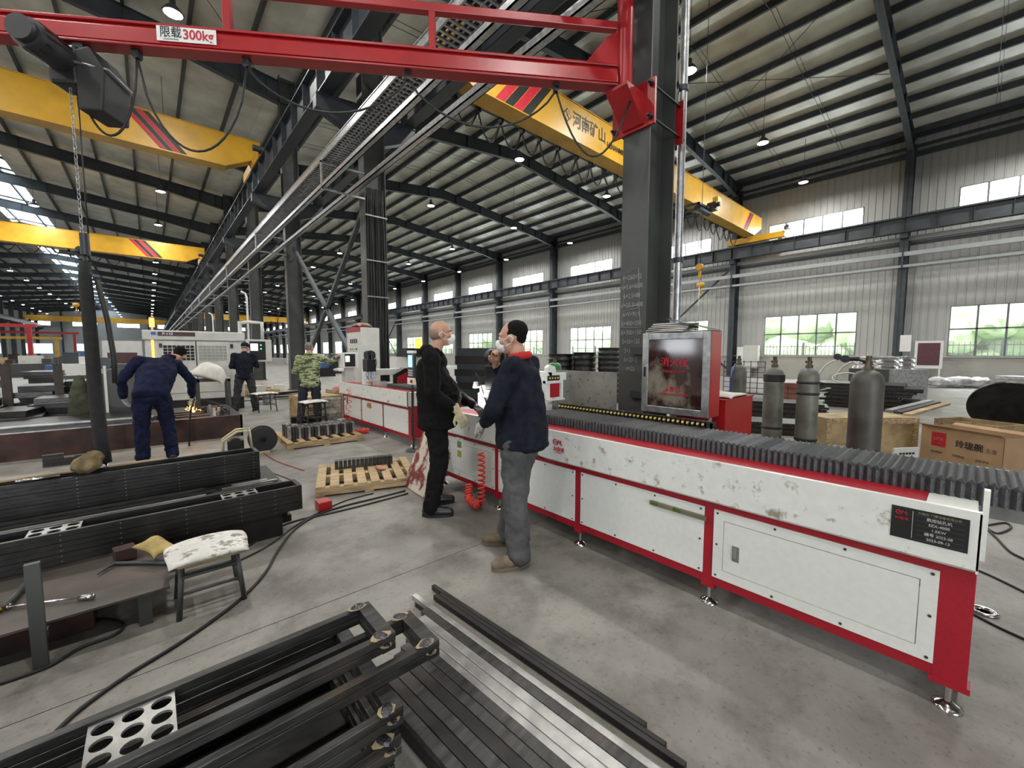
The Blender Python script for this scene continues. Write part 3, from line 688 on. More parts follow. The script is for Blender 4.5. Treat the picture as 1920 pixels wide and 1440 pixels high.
def logo(parent, y, z, s, x, m):
    mb = MB(); th = s*.16
    def arc(cy, cz, r, a0, a1, n=10):
        for i in range(n):
            b0, b1 = a0+(a1-a0)*i/n, a0+(a1-a0)*(i+1)/n
            mb.bar((x, cy-math.cos(b0)*r, cz+math.sin(b0)*r), (x, cy-math.cos(b1)*r, cz+math.sin(b1)*r), .002, th, up=(0, 0, 1)) if False else mb.tube([(x, cy-math.cos(b0)*r, cz+math.sin(b0)*r), (x, cy-math.cos(b1)*r, cz+math.sin(b1)*r)], th/2, 6)
    arc(y+s*.45, z, s*.33, .6, 2*PI-1.2)
    mb.tube([(x, y+s*.15, z-s*.36), (x, y-s*.12, z+s*.3), (x, y-s*.28, z-s*.1), (x, y-s*.42, z+s*.3), (x, y-s*.62, z-s*.36)], th/2, 6)
    mb.tube([(x, y+s*.45, z-s*.0), (x, y+s*.12, z+s*.0)], th/2, 6)
    return mb.build('emblem', m, parent)
logo(npl, .222, .825, .024, -.0735, M_REDINK); text('兴超米', .014, M_REDINK, npl, (-.0745, .222, .80), RT)
ml = logo(mc, 2.18, .80, .062, -.071, M_REDINK); text('兴超米', .038, M_REDINK, mc, (-.072, 2.17, .742), RT, bold=.02); text('XING CHAO MI', .009, M_REDINK, mc, (-.072, 2.17, .718), RT)
MB().box((-.115, 2.44, .755), (-.07, 2.55, .845)).build('stop_box', M_YELP, mc, label='yellow stop switch box', bevel=.004); MB().box((-.09, 2.39, .745), (-.07, 2.44, .85)).build('switch_back', M_BLACK, mc)
MB().tube([(-.09, 2.47, .76), (-.1, 2.44, .68), (-.06, 2.36, .64), (-.01, 2.25, .64)], .006, 6).build('switch_cable', M_RUB, mc)
for i, c in enumerate([(.3,.1,.05), (.6,.45,.05)]): MB().box((-.0095, 3.6-.0, .49-.1*i), (-.0088, 3.68, .56-.1*i)).build('warning_label', mat('label%d' % i, c, .5, c2=(.1,.3,.1)), mc)
MB().box((-.0092, 3.57, .26), (-.0085, 3.7, .60)).build('label_sheet', M_SIGN, mc)
MB().box((2.36-2.43+.05, .56, .20-.005), (-.0085, .66, .215)).build('burr_mark', mat('dark_hole', (.08,.03,.02), .7), mc) if False else None
# bellows
def bellows(parent, xa, xb, ya, yb, z0, z1, pitch=.031):
    n = int(abs(yb-ya)/pitch*2); vs = []; fs = []
    for i in range(n+1):
        y = ya+(yb-ya)*i/n; o = (i % 2); e = .016*o; jz = random.uniform(-.0025, .0025)
        ring = [(xa+e*.7, y, z0), (xa+e*.7+.003, y, z1-.018-e), (xa+.012+e*.3, y, z1-e+jz), (xb-.012-e*.3, y, z1-e+jz), (xb-e*.7, y, z1-.018-e), (xb-e*.7, y, z0)]
        vs += ring
        if i:
            a, b = (i-1)*6, i*6
            fs += [(a+k, a+(k+1) % 6, b+(k+1) % 6, b+k) for k in range(6)]
    fs += [tuple(range(6)), tuple(reversed(range(n*6, n*6+6)))]
    return MB().add(vs, fs).build('bellows', M_BEL, parent)
bellows(mc, .19, .60, -.62, 2.72, .855, .955)
MB().box((.24, -.6, .79), (.55, 0, .853)).build('guide_beam', M_TABLE, mc)
MB().box((.65, -.01, .852), (.90, ML, .875)).build('guide_rail', M_TABLE, mc)
cc = MB(); dots = MB(); y = 2.78
while y > -.5:
    zz = .94+.045 if y > 1.3 else .925; cc.box((.60, y-.035, zz-.05), (.63, y-.002, zz+.012)).box((.60, y-.035, zz-.05), (.70, y-.03, zz+.0))
    if y > 1.35: dots.cyl((.5985, y-.018, zz-.012), (.6, y-.018, zz-.012), .0085, n=10); dots.cyl((.585, y-.018, zz-.012), (.6, y-.018, zz-.012), .0085, n=10)
    y -= .038
c1 = cc.build('cable_chain', M_BLACK, mc, kind='stuff'); dots.build('chain_cap', M_DOTY, mc, kind='stuff')
# gantry and drilling head
def gantry(t, gx, gy, s=1):
    """bridge over the bed with motor head at the front"""
    MB().box((.02, gy, .875), (.09, gy+.3, 1.1)).box((.70, gy, .855), (.80, gy+.26, 1.30)).box((.0, gy+.04, 1.06), (.84, gy+.24, 1.18)).build('gantry_frame', M_MWHITE, t, bevel=.01)
    MB().prism([(.72, 1.30), (.72, 1.34), (.76, 1.37), (.84, 1.35), (.86, 1.28), (1.02, 1.28), (1.02, 1.2), (.80, 1.2)], 1, gy+.0, gy+.05).build('cable_guide', M_MWHITE, t)
    MB().box((.72, gy-.012, 1.2), (.90, gy-.0, 1.255)).build('gantry_chain', M_BLACK, t)
    d = MB()
    for i in range(4): d.cyl((.745+.042*i, gy-.014, 1.228), (.745+.042*i, gy-.012, 1.228), .011, n=10)
    d.build('chain_cap', M_DOTY, t, kind='stuff')
    MB().box((.76, gy-.01, 1.02), (.9, gy, 1.17)).build('red_cover', M_MRED, t, label='red cover')
    for (a, b) in (((.70, gy-.01, 1.17), (.96, gy+.05, 1.20)), ((.93, gy-.01, .99), (.96, gy+.05, 1.17)), ((.70, gy-.02, .985), (.98, gy+.1, 1.0))): MB().box(a, b).build('bracket', M_MWHITE, t)
    hd = MB().box((-.02, gy-.05, 1.14), (.17, gy+.13, 1.38)).box((.0, gy-.0, 1.38), (.1, gy+.1, 1.46)).build('motor_head', M_BLACK, t, bevel=.012)
    for i in range(4):
        a = (.0+.05*(i % 2)*1.6, gy-.03+.09*(i//2)); MB().cyl((a[0]+.02, a[1], 1.36), (a[0]+.02, a[1], 1.47+.02*(i % 3)), .034, n=14).cyl((a[0]+.02, a[1], 1.47), (a[0]+.02, a[1], 1.52), .02, n=10).build('air_cylinder', M_BLACK, hd)
    MB().cyl((.12, gy+.05, 1.45), (.12, gy+.2, 1.45), .09, n=18).build('drive_wheel', M_BLACK, hd)
    for i in range(4): MB().cyl((-.005+.05*i, gy-.04, .99), (-.005+.05*i, gy-.04, 1.14), .011, n=10).build('guide_rod', M_CHROME, t)
    MB().box((-.03, gy-.06, .96), (.19, gy+.12, .995)).box((.1, gy-.02, .875), (.18, gy+.12, .96)).build('rod_plate', M_MWHITE, t)
    MB().box((-.045, gy-.055, 1.0), (-.025, gy+.05, 1.14)).build('side_plate', M_MWHITE, t)
    for (a, b) in (((-.01, gy-.07, 1.13), (.03, gy-.08, .97)), ((.1, gy-.07, 1.13), (.08, gy-.09, .97))):
        MB().tube([a, (a[0]-.05, a[1]-.03, 1.09), (b[0]-.05, b[1]-.02, 1.03), b], .005, 6).build('air_hose', mat('blue_air_hose', (.08, .1, .6), .3), t)
    MB().tube([(.05, gy-.03, 1.4), (.13, gy-.1, 1.46), (.17, gy-.08, 1.3), (.15, gy-.06, 1.2)], .007, 6).build('air_hose', M_RUB, t)
    MB().cyl((.02, gy-.05, .93), (.02, gy-.05, .97), .008, n=8).cyl((.02, gy-.05, .9), (.02, gy-.05, .93), .004, n=8).build('drill_bit', mat('brass', (.6,.4,.1), .3, 1), t)
gantry(mc, 0, 3.05)
MB().box((-.06, 2.98, .87), (.14, 3.16, .885)).build('head_base', M_MWHITE, mc)
MB().tube([(.02, 3.2, 1.0), (-.03, 3.26, 1.25), (-.04, 3.3, 1.3), (-.05, 3.3, 1.24), (-.05, 3.28, 1.2)], .006, 6).build('lamp_arm', M_RUB, mc)
wl_ = MB().lathe((-.05, 3.28, 1.165), [(.022, .05), (.03, 0), (.028, -.002)], 14).build('work_lamp', M_SIGN, mc)
MB().lathe((-.05, 3.28, 1.16), [(.03, -.003), (.03, .004)], 14).build('lamp_bulb', mat('work_lamp_glow', (1,1,1), .5, emit=(1, .97, .9), es=60), wl_)
wlight = bpy.data.lights.new('work_lamp_light', 'POINT'); wlight.energy = 1.2; wlight.shadow_soft_size = .03; o = bpy.data.objects.new('work_lamp_light', wlight); o.location = (2.33, 3.22, 1.12); COL.objects.link(o)

far, FL, FD = machine(3.05, 5.85, 3, 'second red and white cutting machine farther down the aisle beside the tall electrical cabinet', [0, 0, 1])
gantry(far, 0, 1.75)
MB().prism([(.35, .87), (1.05, .87), (1.05, 1.2), (.6, 1.2), (.35, 1.08)], 1, 1.35, 1.38).build('chain_guard', M_BLACK, far)
MB().prism([(.42, .92), (1.0, .92), (1.0, 1.14), (.62, 1.14), (.42, 1.04)], 1, 1.33, 1.35).build('red_cover', M_MRED, far, label='red cover')
MB().box((.35, 1.2, 1.22), (1.2, 1.5, 1.42)).build('gearbox_cover', M_MWHITE, far); MB().box((.5, 1.1, 1.42), (1.2, 1.4, 1.58)).build('motor', M_BLACK, far)
bellows(far, .19, .6, 0.05, 1.3, .855, .93)
MB().box((-.05, 1.55, .48), (-.012, 1.65, .56)).build('stop_box', mat('orange_brown_box', (.45,.22,.04), .5), far)
MB().box((-.016, 2.75, .45), (-.009, 2.8, .58)).build('switch_slot', M_BLACK, far)
MB().cyl((-.016, 2.9, .53), (-.009, 2.9, .53), .03, n=12).build('round_socket', M_BLACK, far)
mb = MB(); spiral(mb, [(-.1, 2.42, .78), (-.1, 2.42, .5), (-.14, 2.4, .2), (-.18, 2.42, .05)], .045, .006, 9); mb.build('red_spiral_hose', mat('red_hose_plastic', (.75, .06, .04), .35), far, label='thin red spiral air hose')
# console at the far machine's far end
cs = thing('control_console', 'white control console with screen beside the camouflage jacket man', 'console', (3.1, 8.98, 0))
MB().box((0, -.05, 1.17), (.32, .3, 1.5)).prism([(-.1, 1.1), (0, 1.1), (0, 1.17), (-.12, 1.14)], 1, -.05, .3).build('housing', M_MWHITE, cs, bevel=.01)
MB().box((.02, -.06, 1.2), (.24, -.05, 1.47)).build('screen_bezel', M_BLACK, cs); MB().box((.03, -.064, 1.3), (.12, -.06, 1.43)).build('screen', mat('pale_screen', (.8,.85,.9), .3, emit=(.8,.9,1), es=.8), cs)
MB().box((.05, .05, 0), (.25, .25, 1.17)).box((-.05, -.05, 0), (.35, .35, .03)).build('pedestal', M_GREY, cs)
sp = thing('control_pendant', 'grey control pendant with blue screen and red stop button behind the hooded man', 'pendant', (2.93, 5.62, 0))
MB().box((0, -.09, 1.02), (.05, .1, 1.5)).build('housing', mat('pendant_grey', (.05,.055,.06), .4), sp, bevel=.01); MB().box((-.002, -.095, 1.49), (.052, .105, 1.53)).box((-.004, -.095, 1.02), (.052, .105, 1.12)).build('trim', M_SIGN, sp)
MB().box((-.006, -.06, 1.28), (-.002, .07, 1.46)).build('screen', mat('blue_screen', (.3,.5,.9), .3, emit=(.35,.6,1), es=1.0), sp)
mb = MB()
for i in range(5):
    for j in range(3): mb.box((-.006, -.06+.028*i, 1.15+.035*j), (-.002, -.042+.028*i, 1.172+.035*j))
mb.build('key', M_GREY, sp, kind='stuff')
MB().cyl((-.025, -.04, 1.07), (-.004, -.04, 1.07), .022, n=12).build('stop_button', M_REDINK, sp); MB().cyl((-.006, -.04, 1.07), (-.004, -.04, 1.07), .035, n=14).build('yellow_ring', M_YELP, sp)
MB().cyl((.025, 0, 0), (.025, 0, 1.02), .018, n=8).lathe((.025,0,0), [(.12,0),(.12,.02),(.02,.03)], 16).build('stand', M_STEEL, sp)
mb = MB(); spiral(mb, [(.0, -.05, .98), (-.02, -.07, .6), (-.04, -.1, .25)], .018, .006, 30); mb.build('coiled_cable', M_RUB, sp)

# tall electrical cabinet
ec = thing('electrical_cabinet', 'tall white electrical cabinet with red top strip and rags on top', 'cabinet', (3.66, 9.4, 0))
MB().box((0, 0, .05), (.45, .86, 2.08)).build('body', M_GREY, ec, bevel=.01); MB().box((0.02, .02, 0), (.43, .84, .05)).build('plinth', M_BLACK, ec)
MB().box((-.006, .01, 1.98), (.2, .85, 2.09)).build('top_strip', M_MRED, ec)
MB().box((-.008, .01, .08), (0, .85, 1.97)).build('door', M_GREY, ec)
for i in range(4): MB().box((-.012, .2+.12*i, 1.72), (-.008, .28+.12*i, 1.82)).build('meter', M_BLACK, ec)
for i, c in enumerate([(.02,.02,.02), (.6,.6,.1), (.1,.5,.1), (.6,.05,.05)]): MB().cyl((-.02, .24+.12*i, 1.58), (-.008, .24+.12*i, 1.58), .022, n=10).build('button', mat('button%d' % i, c, .4), ec)
MB().prism([(.4, .85), (.56, .85), (.48, 1.0)], 0, -.011, -.009).build('warning_triangle', M_REDINK, ec)
def crumple(name, size, m, seed, parent=None, loc=(0,0,0), rot=(0,0,0), n=12, amp=.3, **tags):
    """a crumpled cloth or sheet with thickness"""
    rnd = random.Random(seed); sx, sy, sz = size; vs = []; fs = []
    ph = [(rnd.uniform(2, 7), rnd.uniform(2, 7), rnd.uniform(0, 6), rnd.uniform(.3, 1)) for _ in range(6)]
    for s in (0, 1):
        for i in range(n+1):
            for j in range(n+1):
                u, v = i/n, j/n; h = sum(a*math.sin(p*u+q*v+r) for p, q, r, a in ph)/6
                edge = 1-(2*u-1)**4*.5-(2*v-1)**4*.5
                vs.append(((u-.5)*sx*(1+amp*.12*math.sin(5*v+seed)), (v-.5)*sy*(1+amp*.12*math.sin(6*u+seed)), sz*(.5+amp*h)*edge + (0 if s == 0 else .01+sz*.25*edge)))
    N = (n+1)**2; I = lambda s, i, j: s*N+i*(n+1)+j
    for i in range(n):
        for j in range(n): fs += [(I(0,i,j), I(0,i,j+1), I(0,i+1,j+1), I(0,i+1,j)), (I(1,i,j), I(1,i+1,j), I(1,i+1,j+1), I(1,i,j+1))]
    for i in range(n): fs += [(I(0,i,0), I(0,i+1,0), I(1,i+1,0), I(1,i,0)), (I(0,i+1,n), I(0,i,n), I(1,i,n), I(1,i+1,n)), (I(0,0,i+1), I(0,0,i), I(1,0,i), I(1,0,i+1)), (I(0,n,i), I(0,n,i+1), I(1,n,i+1), I(1,n,i))]
    return MB().add(vs, fs, True).build(name, m, parent, loc, rot, **tags)
crumple('rag', (.3, .5, .12), mat('brown_white_rag', (.5,.4,.33), .9, 0, .3, 9, c2=(.2,.08,.05)), 3, None, (3.85, 9.8, 2.1), label='crumpled brown and white rags on top of the electrical cabinet', cat='rag')
tw = thing('signal_light', 'small green lit signal light on a pole beyond the camouflage jacket man', 'light', (4.9, 13.4, 0))
MB().cyl((0,0,1.75), (0,0,1.98), .11, n=14).build('lens', mat('green_glow', (.1,1,.5), .4, emit=(.1,1,.45), es=3), tw); MB().cyl((0,0,0), (0,0,1.75), .03, n=8).build('pole', M_GREY, tw)
tw = thing('signal_light', 'orange lit signal light seen left of the bald man in the hood', 'light', (6.5, 11.9, 0))
MB().cyl((0,0,1.62), (0,0,1.95), .11, n=14).build('lens', mat('orange_glow', (1,.5,.1), .4, emit=(1,.42,.03), es=3), tw); MB().cyl((0,0,0), (0,0,1.62), .03, n=8).build('pole', M_GREY, tw)

# spirit level stuck to the second panel
sl = thing('spirit_level', 'brass-coloured spirit level clinging to the white panel of the foreground machine', 'level', (2.395, 1.0, .525))
MB().box((0, 0, -.012), (.025, .36, .012)).build('body', mat('dull_brass', (.30, .26, .17), .4, .6), sl, bevel=.001)
for y in (.15, .30): MB().box((-.003, y, -.008), (.02, y+.05, .013)).build('vial', mat('green_vial', (.1,.15,.03), .2), sl)
# steel plate behind the machine
o = MB().box((0, 0, 0), (.012, 1.15, 1.3)).build('steel_plate', mat('spotted_steel_plate', (.33,.32,.29), .35, .6, .2, 3, .1, dirt=((.06,.05,.04), 22, .58, .66)), None, (3.5, 2.38, 0), (0, 0, 0)); tag(o, 'spotted grey steel plate standing behind the foreground machine beside the main column', 'plate')

# ================================================================= FIRE CABINET and red box
fc = thing('fire_cabinet', 'red fire hydrant cabinet with steel-framed glass door mounted beside main column', 'cabinet', (3.9, 1.64, .88))
MB().box((.02, 0, 0), (.25, .7, .82)).build('case', M_RED, fc, bevel=.004); [MB().box((.25, .3, z), (.3, 1.0, z+.08)).build('mounting_bar', M_STEEL, fc) for z in (.1, .6)]
fr = MB(); w = .07
for (a, b) in (((0,0,0), (.02,w,.82)), ((0,.7-w,0), (.02,.7,.82)), ((0,w,0), (.02,.7-w,w)), ((0,w,.82-w), (.02,.7-w,.82))): fr.box(a, b)
fr.build('door_frame', M_GALV, fc, bevel=.006)
gl = MB().box((.006, w, w), (.012, .7-w, .82-w)).build('glass', mat('smoky_red_glass', (.05,.02,.02), .08, 0, .3, 2, spec=.8, dirt=((.2,.18,.14), 2.2, .5, .62)), fc)
text('消火栓', .095, M_REDINK, gl, (.004, .35, .52), RT, sx=1.0, bold=.01); text('FIREHYDRANT', .035, M_REDINK, gl, (.004, .35, .43), RT)
text('火警119', .055, M_REDINK, gl, (.004, .35, .25), RT, bold=.01); text('发生火灾时请击碎玻璃', .03, M_REDINK, gl, (.004, .35, .2), RT)
MB().box((-.006, .655, .37), (0, .675, .47)).build('latch', M_BLACK, fc)
MB().cyl((.12, .03, -.05), (.12, .03, 0), .018, n=8).build('cord_end', M_WCOIL, fc)
M_PAPER = mat('worn_paper', (.62,.6,.56), .9, 0, .1, 8)
for i in range(5): crumple('paper', (.22, .42, .012), M_PAPER, 20+i, None, (4.02+.005*i, 2.1-.012*i, 1.704+.019*i), (0, 0, .1*i-.2), 10, .6, label=['brown-edged paper at the bottom of the stack on the fire cabinet', 'second paper from the bottom of the fire cabinet stack', 'third paper from the bottom of the fire cabinet stack', 'fourth paper from the bottom of the fire cabinet stack', 'top crumpled white sheet of the stack on the fire cabinet'][i], cat='paper', group='papers on the fire cabinet')
o = MB().obox((0,0,0), (.24, .46, .004), (.26, 0, 0)).build('folder', mat('navy_folder', (.02,.025,.07), .5), None, (4.03, 1.88, 1.78)); tag(o, 'dark blue folder leaning on the papers on top of fire cabinet', 'folder')
o = MB().obox((0,0,0), (.22, .42, .006)).build('clipboard', mat('dark_board', (.05,.045,.04), .6), None, (4.03, 1.85, 1.706)); tag(o, 'flat dark clipboard lying on top of the fire cabinet', 'clipboard')
rb = thing('red_box', 'bright red metal box standing on the floor behind the fire cabinet', 'box', (4.25, 1.62, 0))
MB().box((0, 0, 0), (.74, .5, 1.02)).build('body', M_RED, rb, bevel=.004); MB().box((-.01, -.01, 1.02), (.75, .51, 1.035)).build('lid', M_RED, rb)
crumple('paper', (.6, .36, .03), M_PAPER, 41, None, (4.6, 1.8, 1.038), (0,0,.1), 12, .7, label='crumpled white paper sheet lying on top of the red box', cat='paper')

# ================================================================= LEFT FOREGROUND STEEL
M_WELD = mat('weld_bead', (.12,.12,.14), .25, .9, .3, 30, .3)
M_BURN = mat('heat_tint', (.45,.36,.22), .5, .3, .3, 15)
def perf_plate(x0, y0, s, nx, ny, r, name, parent, m, z0, z1, rot=(0,0,0)):
    """flat plate pierced by nx x ny round holes"""
    mb = MB(); N = 16
    for i in range(nx):
        for j in range(ny):
            cx, cy = x0+s*(i+.5), y0+s*(j+.5); vs = []; fs = []
            for z in (z0, z1):
                for k in range(N):
                    a = 2*PI*k/N+PI/4; c, q = math.cos(a), math.sin(a); t = (s/2)/max(abs(c), abs(q)); vs.append((cx+c*t, cy+q*t, z))
                for k in range(N): a = 2*PI*k/N+PI/4; vs.append((cx+r*math.cos(a), cy+r*math.sin(a), z))
            for k in range(N):
                k2 = (k+1) % N; fs += [(k, k2, N+k2, N+k), (2*N+k, 3*N+k, 3*N+k2, 2*N+k2), (N+k, N+k2, 3*N+k2, 3*N+k), (k, 2*N+k, 2*N+k2, k2)]
            mb.add(vs, fs)
    return mb.build(name, m, parent, rot=rot)
def weld(parent, x, y, z, s=.016):
    bm = bmesh.new(); bmesh.ops.create_icosphere(bm, subdivisions=2, radius=s)
    for v in bm.verts: v.co = Vector((v.co.x*1.5+random.uniform(-.1,.1)*s, v.co.y+random.uniform(-.1,.1)*s, v.co.z*.45))
    me = bpy.data.meshes.new('weld'); bm.to_mesh(me); bm.free(); link('weld', me, M_WELD, parent, (x, y, z), (0, 0, random.uniform(0, 3)))
    n = 11; pl = [(x+math.cos(2*PI*k/n)*s*random.uniform(1.3, 2.2), y+math.sin(2*PI*k/n)*s*random.uniform(1.0, 1.5)) for k in range(n)]
    MB().prism(pl, 2, z-.001, z+.0012).build('heat_mark', M_BURN, parent)
def frame(label, xr, yn, yf, zt, h=.07, xl=-1.35, bar=.03, plates=(), group=None, xcross=None, welds=True):
    t = thing('welded_frame', label, 'steel frame', (0, 0, 0), 0, group)
    for (y0, y1) in ((yn, yn+bar), (yf-bar, yf)):
        m = MB(); k = 2; hh = h/k
        for i in range(k): m.box((xl, y0, zt-h+i*hh+.001), (xr-.035, y1, zt-h+(i+1)*hh-.001))
        m.build('rail', M_MILL, t, bevel=.002, kind='stuff')
    MB().box((xr-.055, yn-.003, zt-.03), (xr, yf+.003, zt+.004)).build('end_bar', M_MILL, t, bevel=.003)
    MB().box((xr-.055, yn-.003, zt-h), (xr-.0, yf+.003, zt-h+.03)).build('end_bar', M_MILL, t, bevel=.003)
    MB().box((xl, yn, zt-h), (xl+.05, yf, zt)).build('end_bar', M_MILL, t)
    if welds:
        for y in (yn+.012, yf-.012): weld(t, xr-.055, y, zt+.005, .02)
        for y in (yn-.002,): weld(t, xr-.04, y-.004, zt-.03, .012)
    for px in plates: perf_plate(px, yn+bar+.002, (yf-yn-2*bar-.004)/3, 3, 3, (yf-yn-2*bar)/3*.38, 'perforated_plate', t, M_BRIGHT, zt-.02, zt-.012)
    return t
frame('uppermost welded ladder frame with perforated plate, bottom left stack', .66, 1.43, 1.69, .42, plates=(-.19, -1.0), h=.064)
frame('second welded frame of the bottom left stack, end sticking out over the bars', .815, 1.365, 1.61, .35, plates=(), h=.064)
frame('third welded frame down in the bottom left stack', .60, 1.25, 1.80, .28, plates=(-.95,), h=.066)
frame('fourth welded frame down in the bottom left stack', .575, 1.22, 1.81, .208, h=.068)
frame('lowest welded frame of the bottom left stack, nearest the floor', .56, 1.24, 1.80, .134, h=.07)
for x in (-.9, .3): tag(MB().box((x, 1.15, 0), (x+.06, 1.85, .056)).build('dunnage_beam', M_OLDW, None), 'wooden beam under the welded frame stack, %s' % ('left one' if x < 0 else 'right one'), 'beam')
tag(MB().box((-1.3, 1.22, .0565), (.55, 1.83, .0595)).build('shade_sheet', M_MILLD, None), 'dark sheet added as shade under the bottom left frame stack', 'sheet')  # added dark sheet, stands in for the shade inside the frame stack
# bars lying along the aisle
dx, dy = .088, -.996; AN = math.atan2(-dx, -dy)
specs = [  # (start pixel, top z, width, height, length, material, look)
 ((812,1096), .035, 0.024, .03, 1.42, M_MILLD, 'dark square bar, outermost on the aisle side'),
 ((838,1106), .035, 0.022, .03, 1.40, M_MILLD, 'dark square bar with a pale edge, second from aisle side'),
 ((804,1120), .035, 0.026, .03, 1.5, M_MILLD, 'dark square bar, third from the aisle side'),
 ((771,1116), .06, 0.03, .03, 1.6, M_BRIGHT, 'bright flat bar reaching farthest up the left'),
 ((780,1150), .06, 0.045, .03, 1.6, M_MILL, 'grey bar, fifth from the aisle side'),
 ((768,1168), .06, 0.045, .03, 1.6, M_BRIGHT, 'bright scratched bar, sixth from the aisle side'),
 ((757,1185), .06, 0.05, .03, 1.6, M_BRIGHT, 'bright wide bar, seventh from the aisle side'),
 ((745,1200), .06, 0.05, .03, 1.6, M_BRIGHT, 'bright bar, eighth from the aisle side'),
 ((733,1213), .09, 0.045, .03, 1.5, M_MILL, 'raised grey bar, ninth from the aisle side'),
 ((724,1228), .09, 0.045, .03, 1.5, M_MILL, 'raised grey bar, tenth from the aisle side'),
 ((714,1243), .09, 0.05, .03, 1.5, M_MILLD, 'dark bar, fourth from the welded frames'),
 ((706,1258), .09, 0.05, .03, 1.5, M_MILL, 'grey bar, third from the welded frames'),
 ((699,1272), .09, 0.045, .03, 1.5, M_MILLD, 'dark bar, second from the welded frames'),
 ((690,1288), .09, 0.045, .03, 1.5, M_MILL, 'grey bar nearest the welded frames'),
]
u0 = at(812, 1096, .035); R_ = Vector((math.cos(AN), math.sin(AN), 0)); yy = 0; xcur = 0
for i, (p, z, w, h, L, m, lab) in enumerate(specs):
    s = at(p[0], p[1], z); off = (s-u0).dot(Vector((-.996, -.088, 0)))
    xcur = 0 if i == 0 else max(xcur + (specs[i-1][2]+w)/2+.003, 0)
    if i == 3: xcur = max(xcur, off*.9)
    along = (s-u0).dot(Vector((dx, dy, 0)))
    q = u0 + Vector((-.996, -.088, 0))*xcur + Vector((dx, dy, 0))*along
    zlow = 0
    o = MB().box((-w/2, -L, -h), (w/2, 0, 0)).build('steel_bar', m, None, (q.x, q.y, z), (0, 0, math.atan2(dx, -dy)), bevel=.002)
    tag(o, lab + ' of the pile', 'bar', 'steel bars lying on the floor')
    if z > .05:
        hz = z-h; o = MB().box((-w/2+.001, -L+.02, -hz), (w/2-.001, -.03, -.001)).build('steel_bar', M_MILLD, None, (q.x, q.y, hz), (0, 0, math.atan2(dx, -dy)), bevel=.002); tag(o, 'dark bar on the floor under the ' + ' '.join(lab.split()[:9]).rstrip(','), 'bar', 'steel bars under the top layer')

# ---- low bench with stakes
bn = thing('work_bench', 'low dark steel plate bench with flat legs and a tall stake', 'bench', (0, 0, 0))
MB().box((-1.9, 2.93, .178), (.02, 3.95, .19)).build('bench_top', mat('brown_steel_top', (.13, .11, .095), .5, .4, .3, 3, .1), bn)
for x in (-.115, -.95, -1.6):
    for y in (2.95, 3.85): MB().box((x, y, 0), (x+.055, y+.015, .178)).build('leg', M_COLM, bn)
MB().box((-1.9, 3.5, .1), (.3, 3.55, .178)).build('cross_beam', M_MILLD, bn)
MB().box((-.485, 2.845, 0), (-.435, 2.875, .52)).box((-.485, 2.87, .13), (-.435, 2.93, .17)).build('stake', M_COLM, bn)
MB().box((-1.3, 3.1, 0), (-.3, 3.6, .1)).build('lower_shelf', M_RUST, bn)
# front stack of frames on the bench
def slimframe(lab, xr, y0, y1, z0, h, n, xl, grp, plates=()):
    t = thing('welded_frame', lab, 'steel frame', (0,0,0), 0, grp)
    for (a, b) in ((y0, y0+.03), (y1-.03, y1)):
        m = MB()
        for i in range(n): m.box((xl, a+random.uniform(0, .0015), z0+h*i/n+.0008), (xr, b, z0+h*(i+1)/n-.0008))
        m.build('rail', M_MILLD, t, kind='stuff')
    for x in (xl, xr-.03): MB().box((x, y0+.03, z0), (x+.03, y1-.03, z0+h)).build('end_bar', M_MILL, t)
    for p in plates: perf_plate(p, y0+.032, (y1-y0-.064)/2, 3, 2, .03, 'perforated_plate', t, M_BRIGHT, z0+h-.012, z0+h-.006)
    d = MB()
    for x in (-.47, -.2, .14, .47, .7):
        for i in range(n): d.cyl((x, y0+.0005, z0+h*(i+.5)/n), (x, y0-.001, z0+h*(i+.5)/n), .0035, n=6)
    d.build('weld_dot', M_BRIGHT, t, kind='stuff'); return t
MB().box((.06, 3.70, 0), (.75, 3.88, .19)).build('support_block', M_MILLD, None, label='dark steel block carrying the right end of the bench frames', cat='block')
for i in range(3): slimframe(['lowest', 'middle', 'top'][i]+' dark steel frame of the stack along the bench front', .90, 3.68, 3.90, .192+.068*i, .066, 2, -1.8, 'frames on the bench front', (-.62, .36) if i == 2 else ())
for i in range(5): tag(MB().box((-1.9, 3.98+.01*i, .058*i), (.88-.03*(i % 2), 5.0, .058*i+.056)).build('steel_slab', M_MILLD, None, bevel=.002), '%s thick steel slab of the low platform behind the bench' % ['lowest', 'second', 'third', 'fourth', 'top'][i], 'slab', 'platform slabs behind the bench')
for i in range(3): slimframe(['lowest', 'middle', 'top'][i]+' dark steel frame of the rear stack on the slab platform', .75, 4.55, 4.80, .292+.085*i, .083, 3, -1.8, 'frames on the platform', ())
stp = [(-1.8, .55, 4.02, .05), (-1.7, .42, 4.09, .045), (-1.8, .62, 4.16, .06), (-1.5, .3, 4.24, .05), (.34, .8, 4.24, .04), (.42, .85, 4.31, .035), (-1.8, .38, 4.32, .06), (.5, .78, 4.38, .05), (-1.8, .3, 4.41, .07)]
for i, (a, b, y, w) in enumerate(stp): tag(MB().box((a, y, .292), (b, y+w, .298+.004*(i % 3))).build('steel_strip', M_BRIGHT if i % 2 else M_MILL, None), '%s flat grey strip on the slab platform counted from the front, %s' % (['first','second','third','fourth','fifth','sixth','seventh','eighth','ninth'][i], 'long' if b-a > 1 else 'short'), 'strip', 'flat strips on the platform')
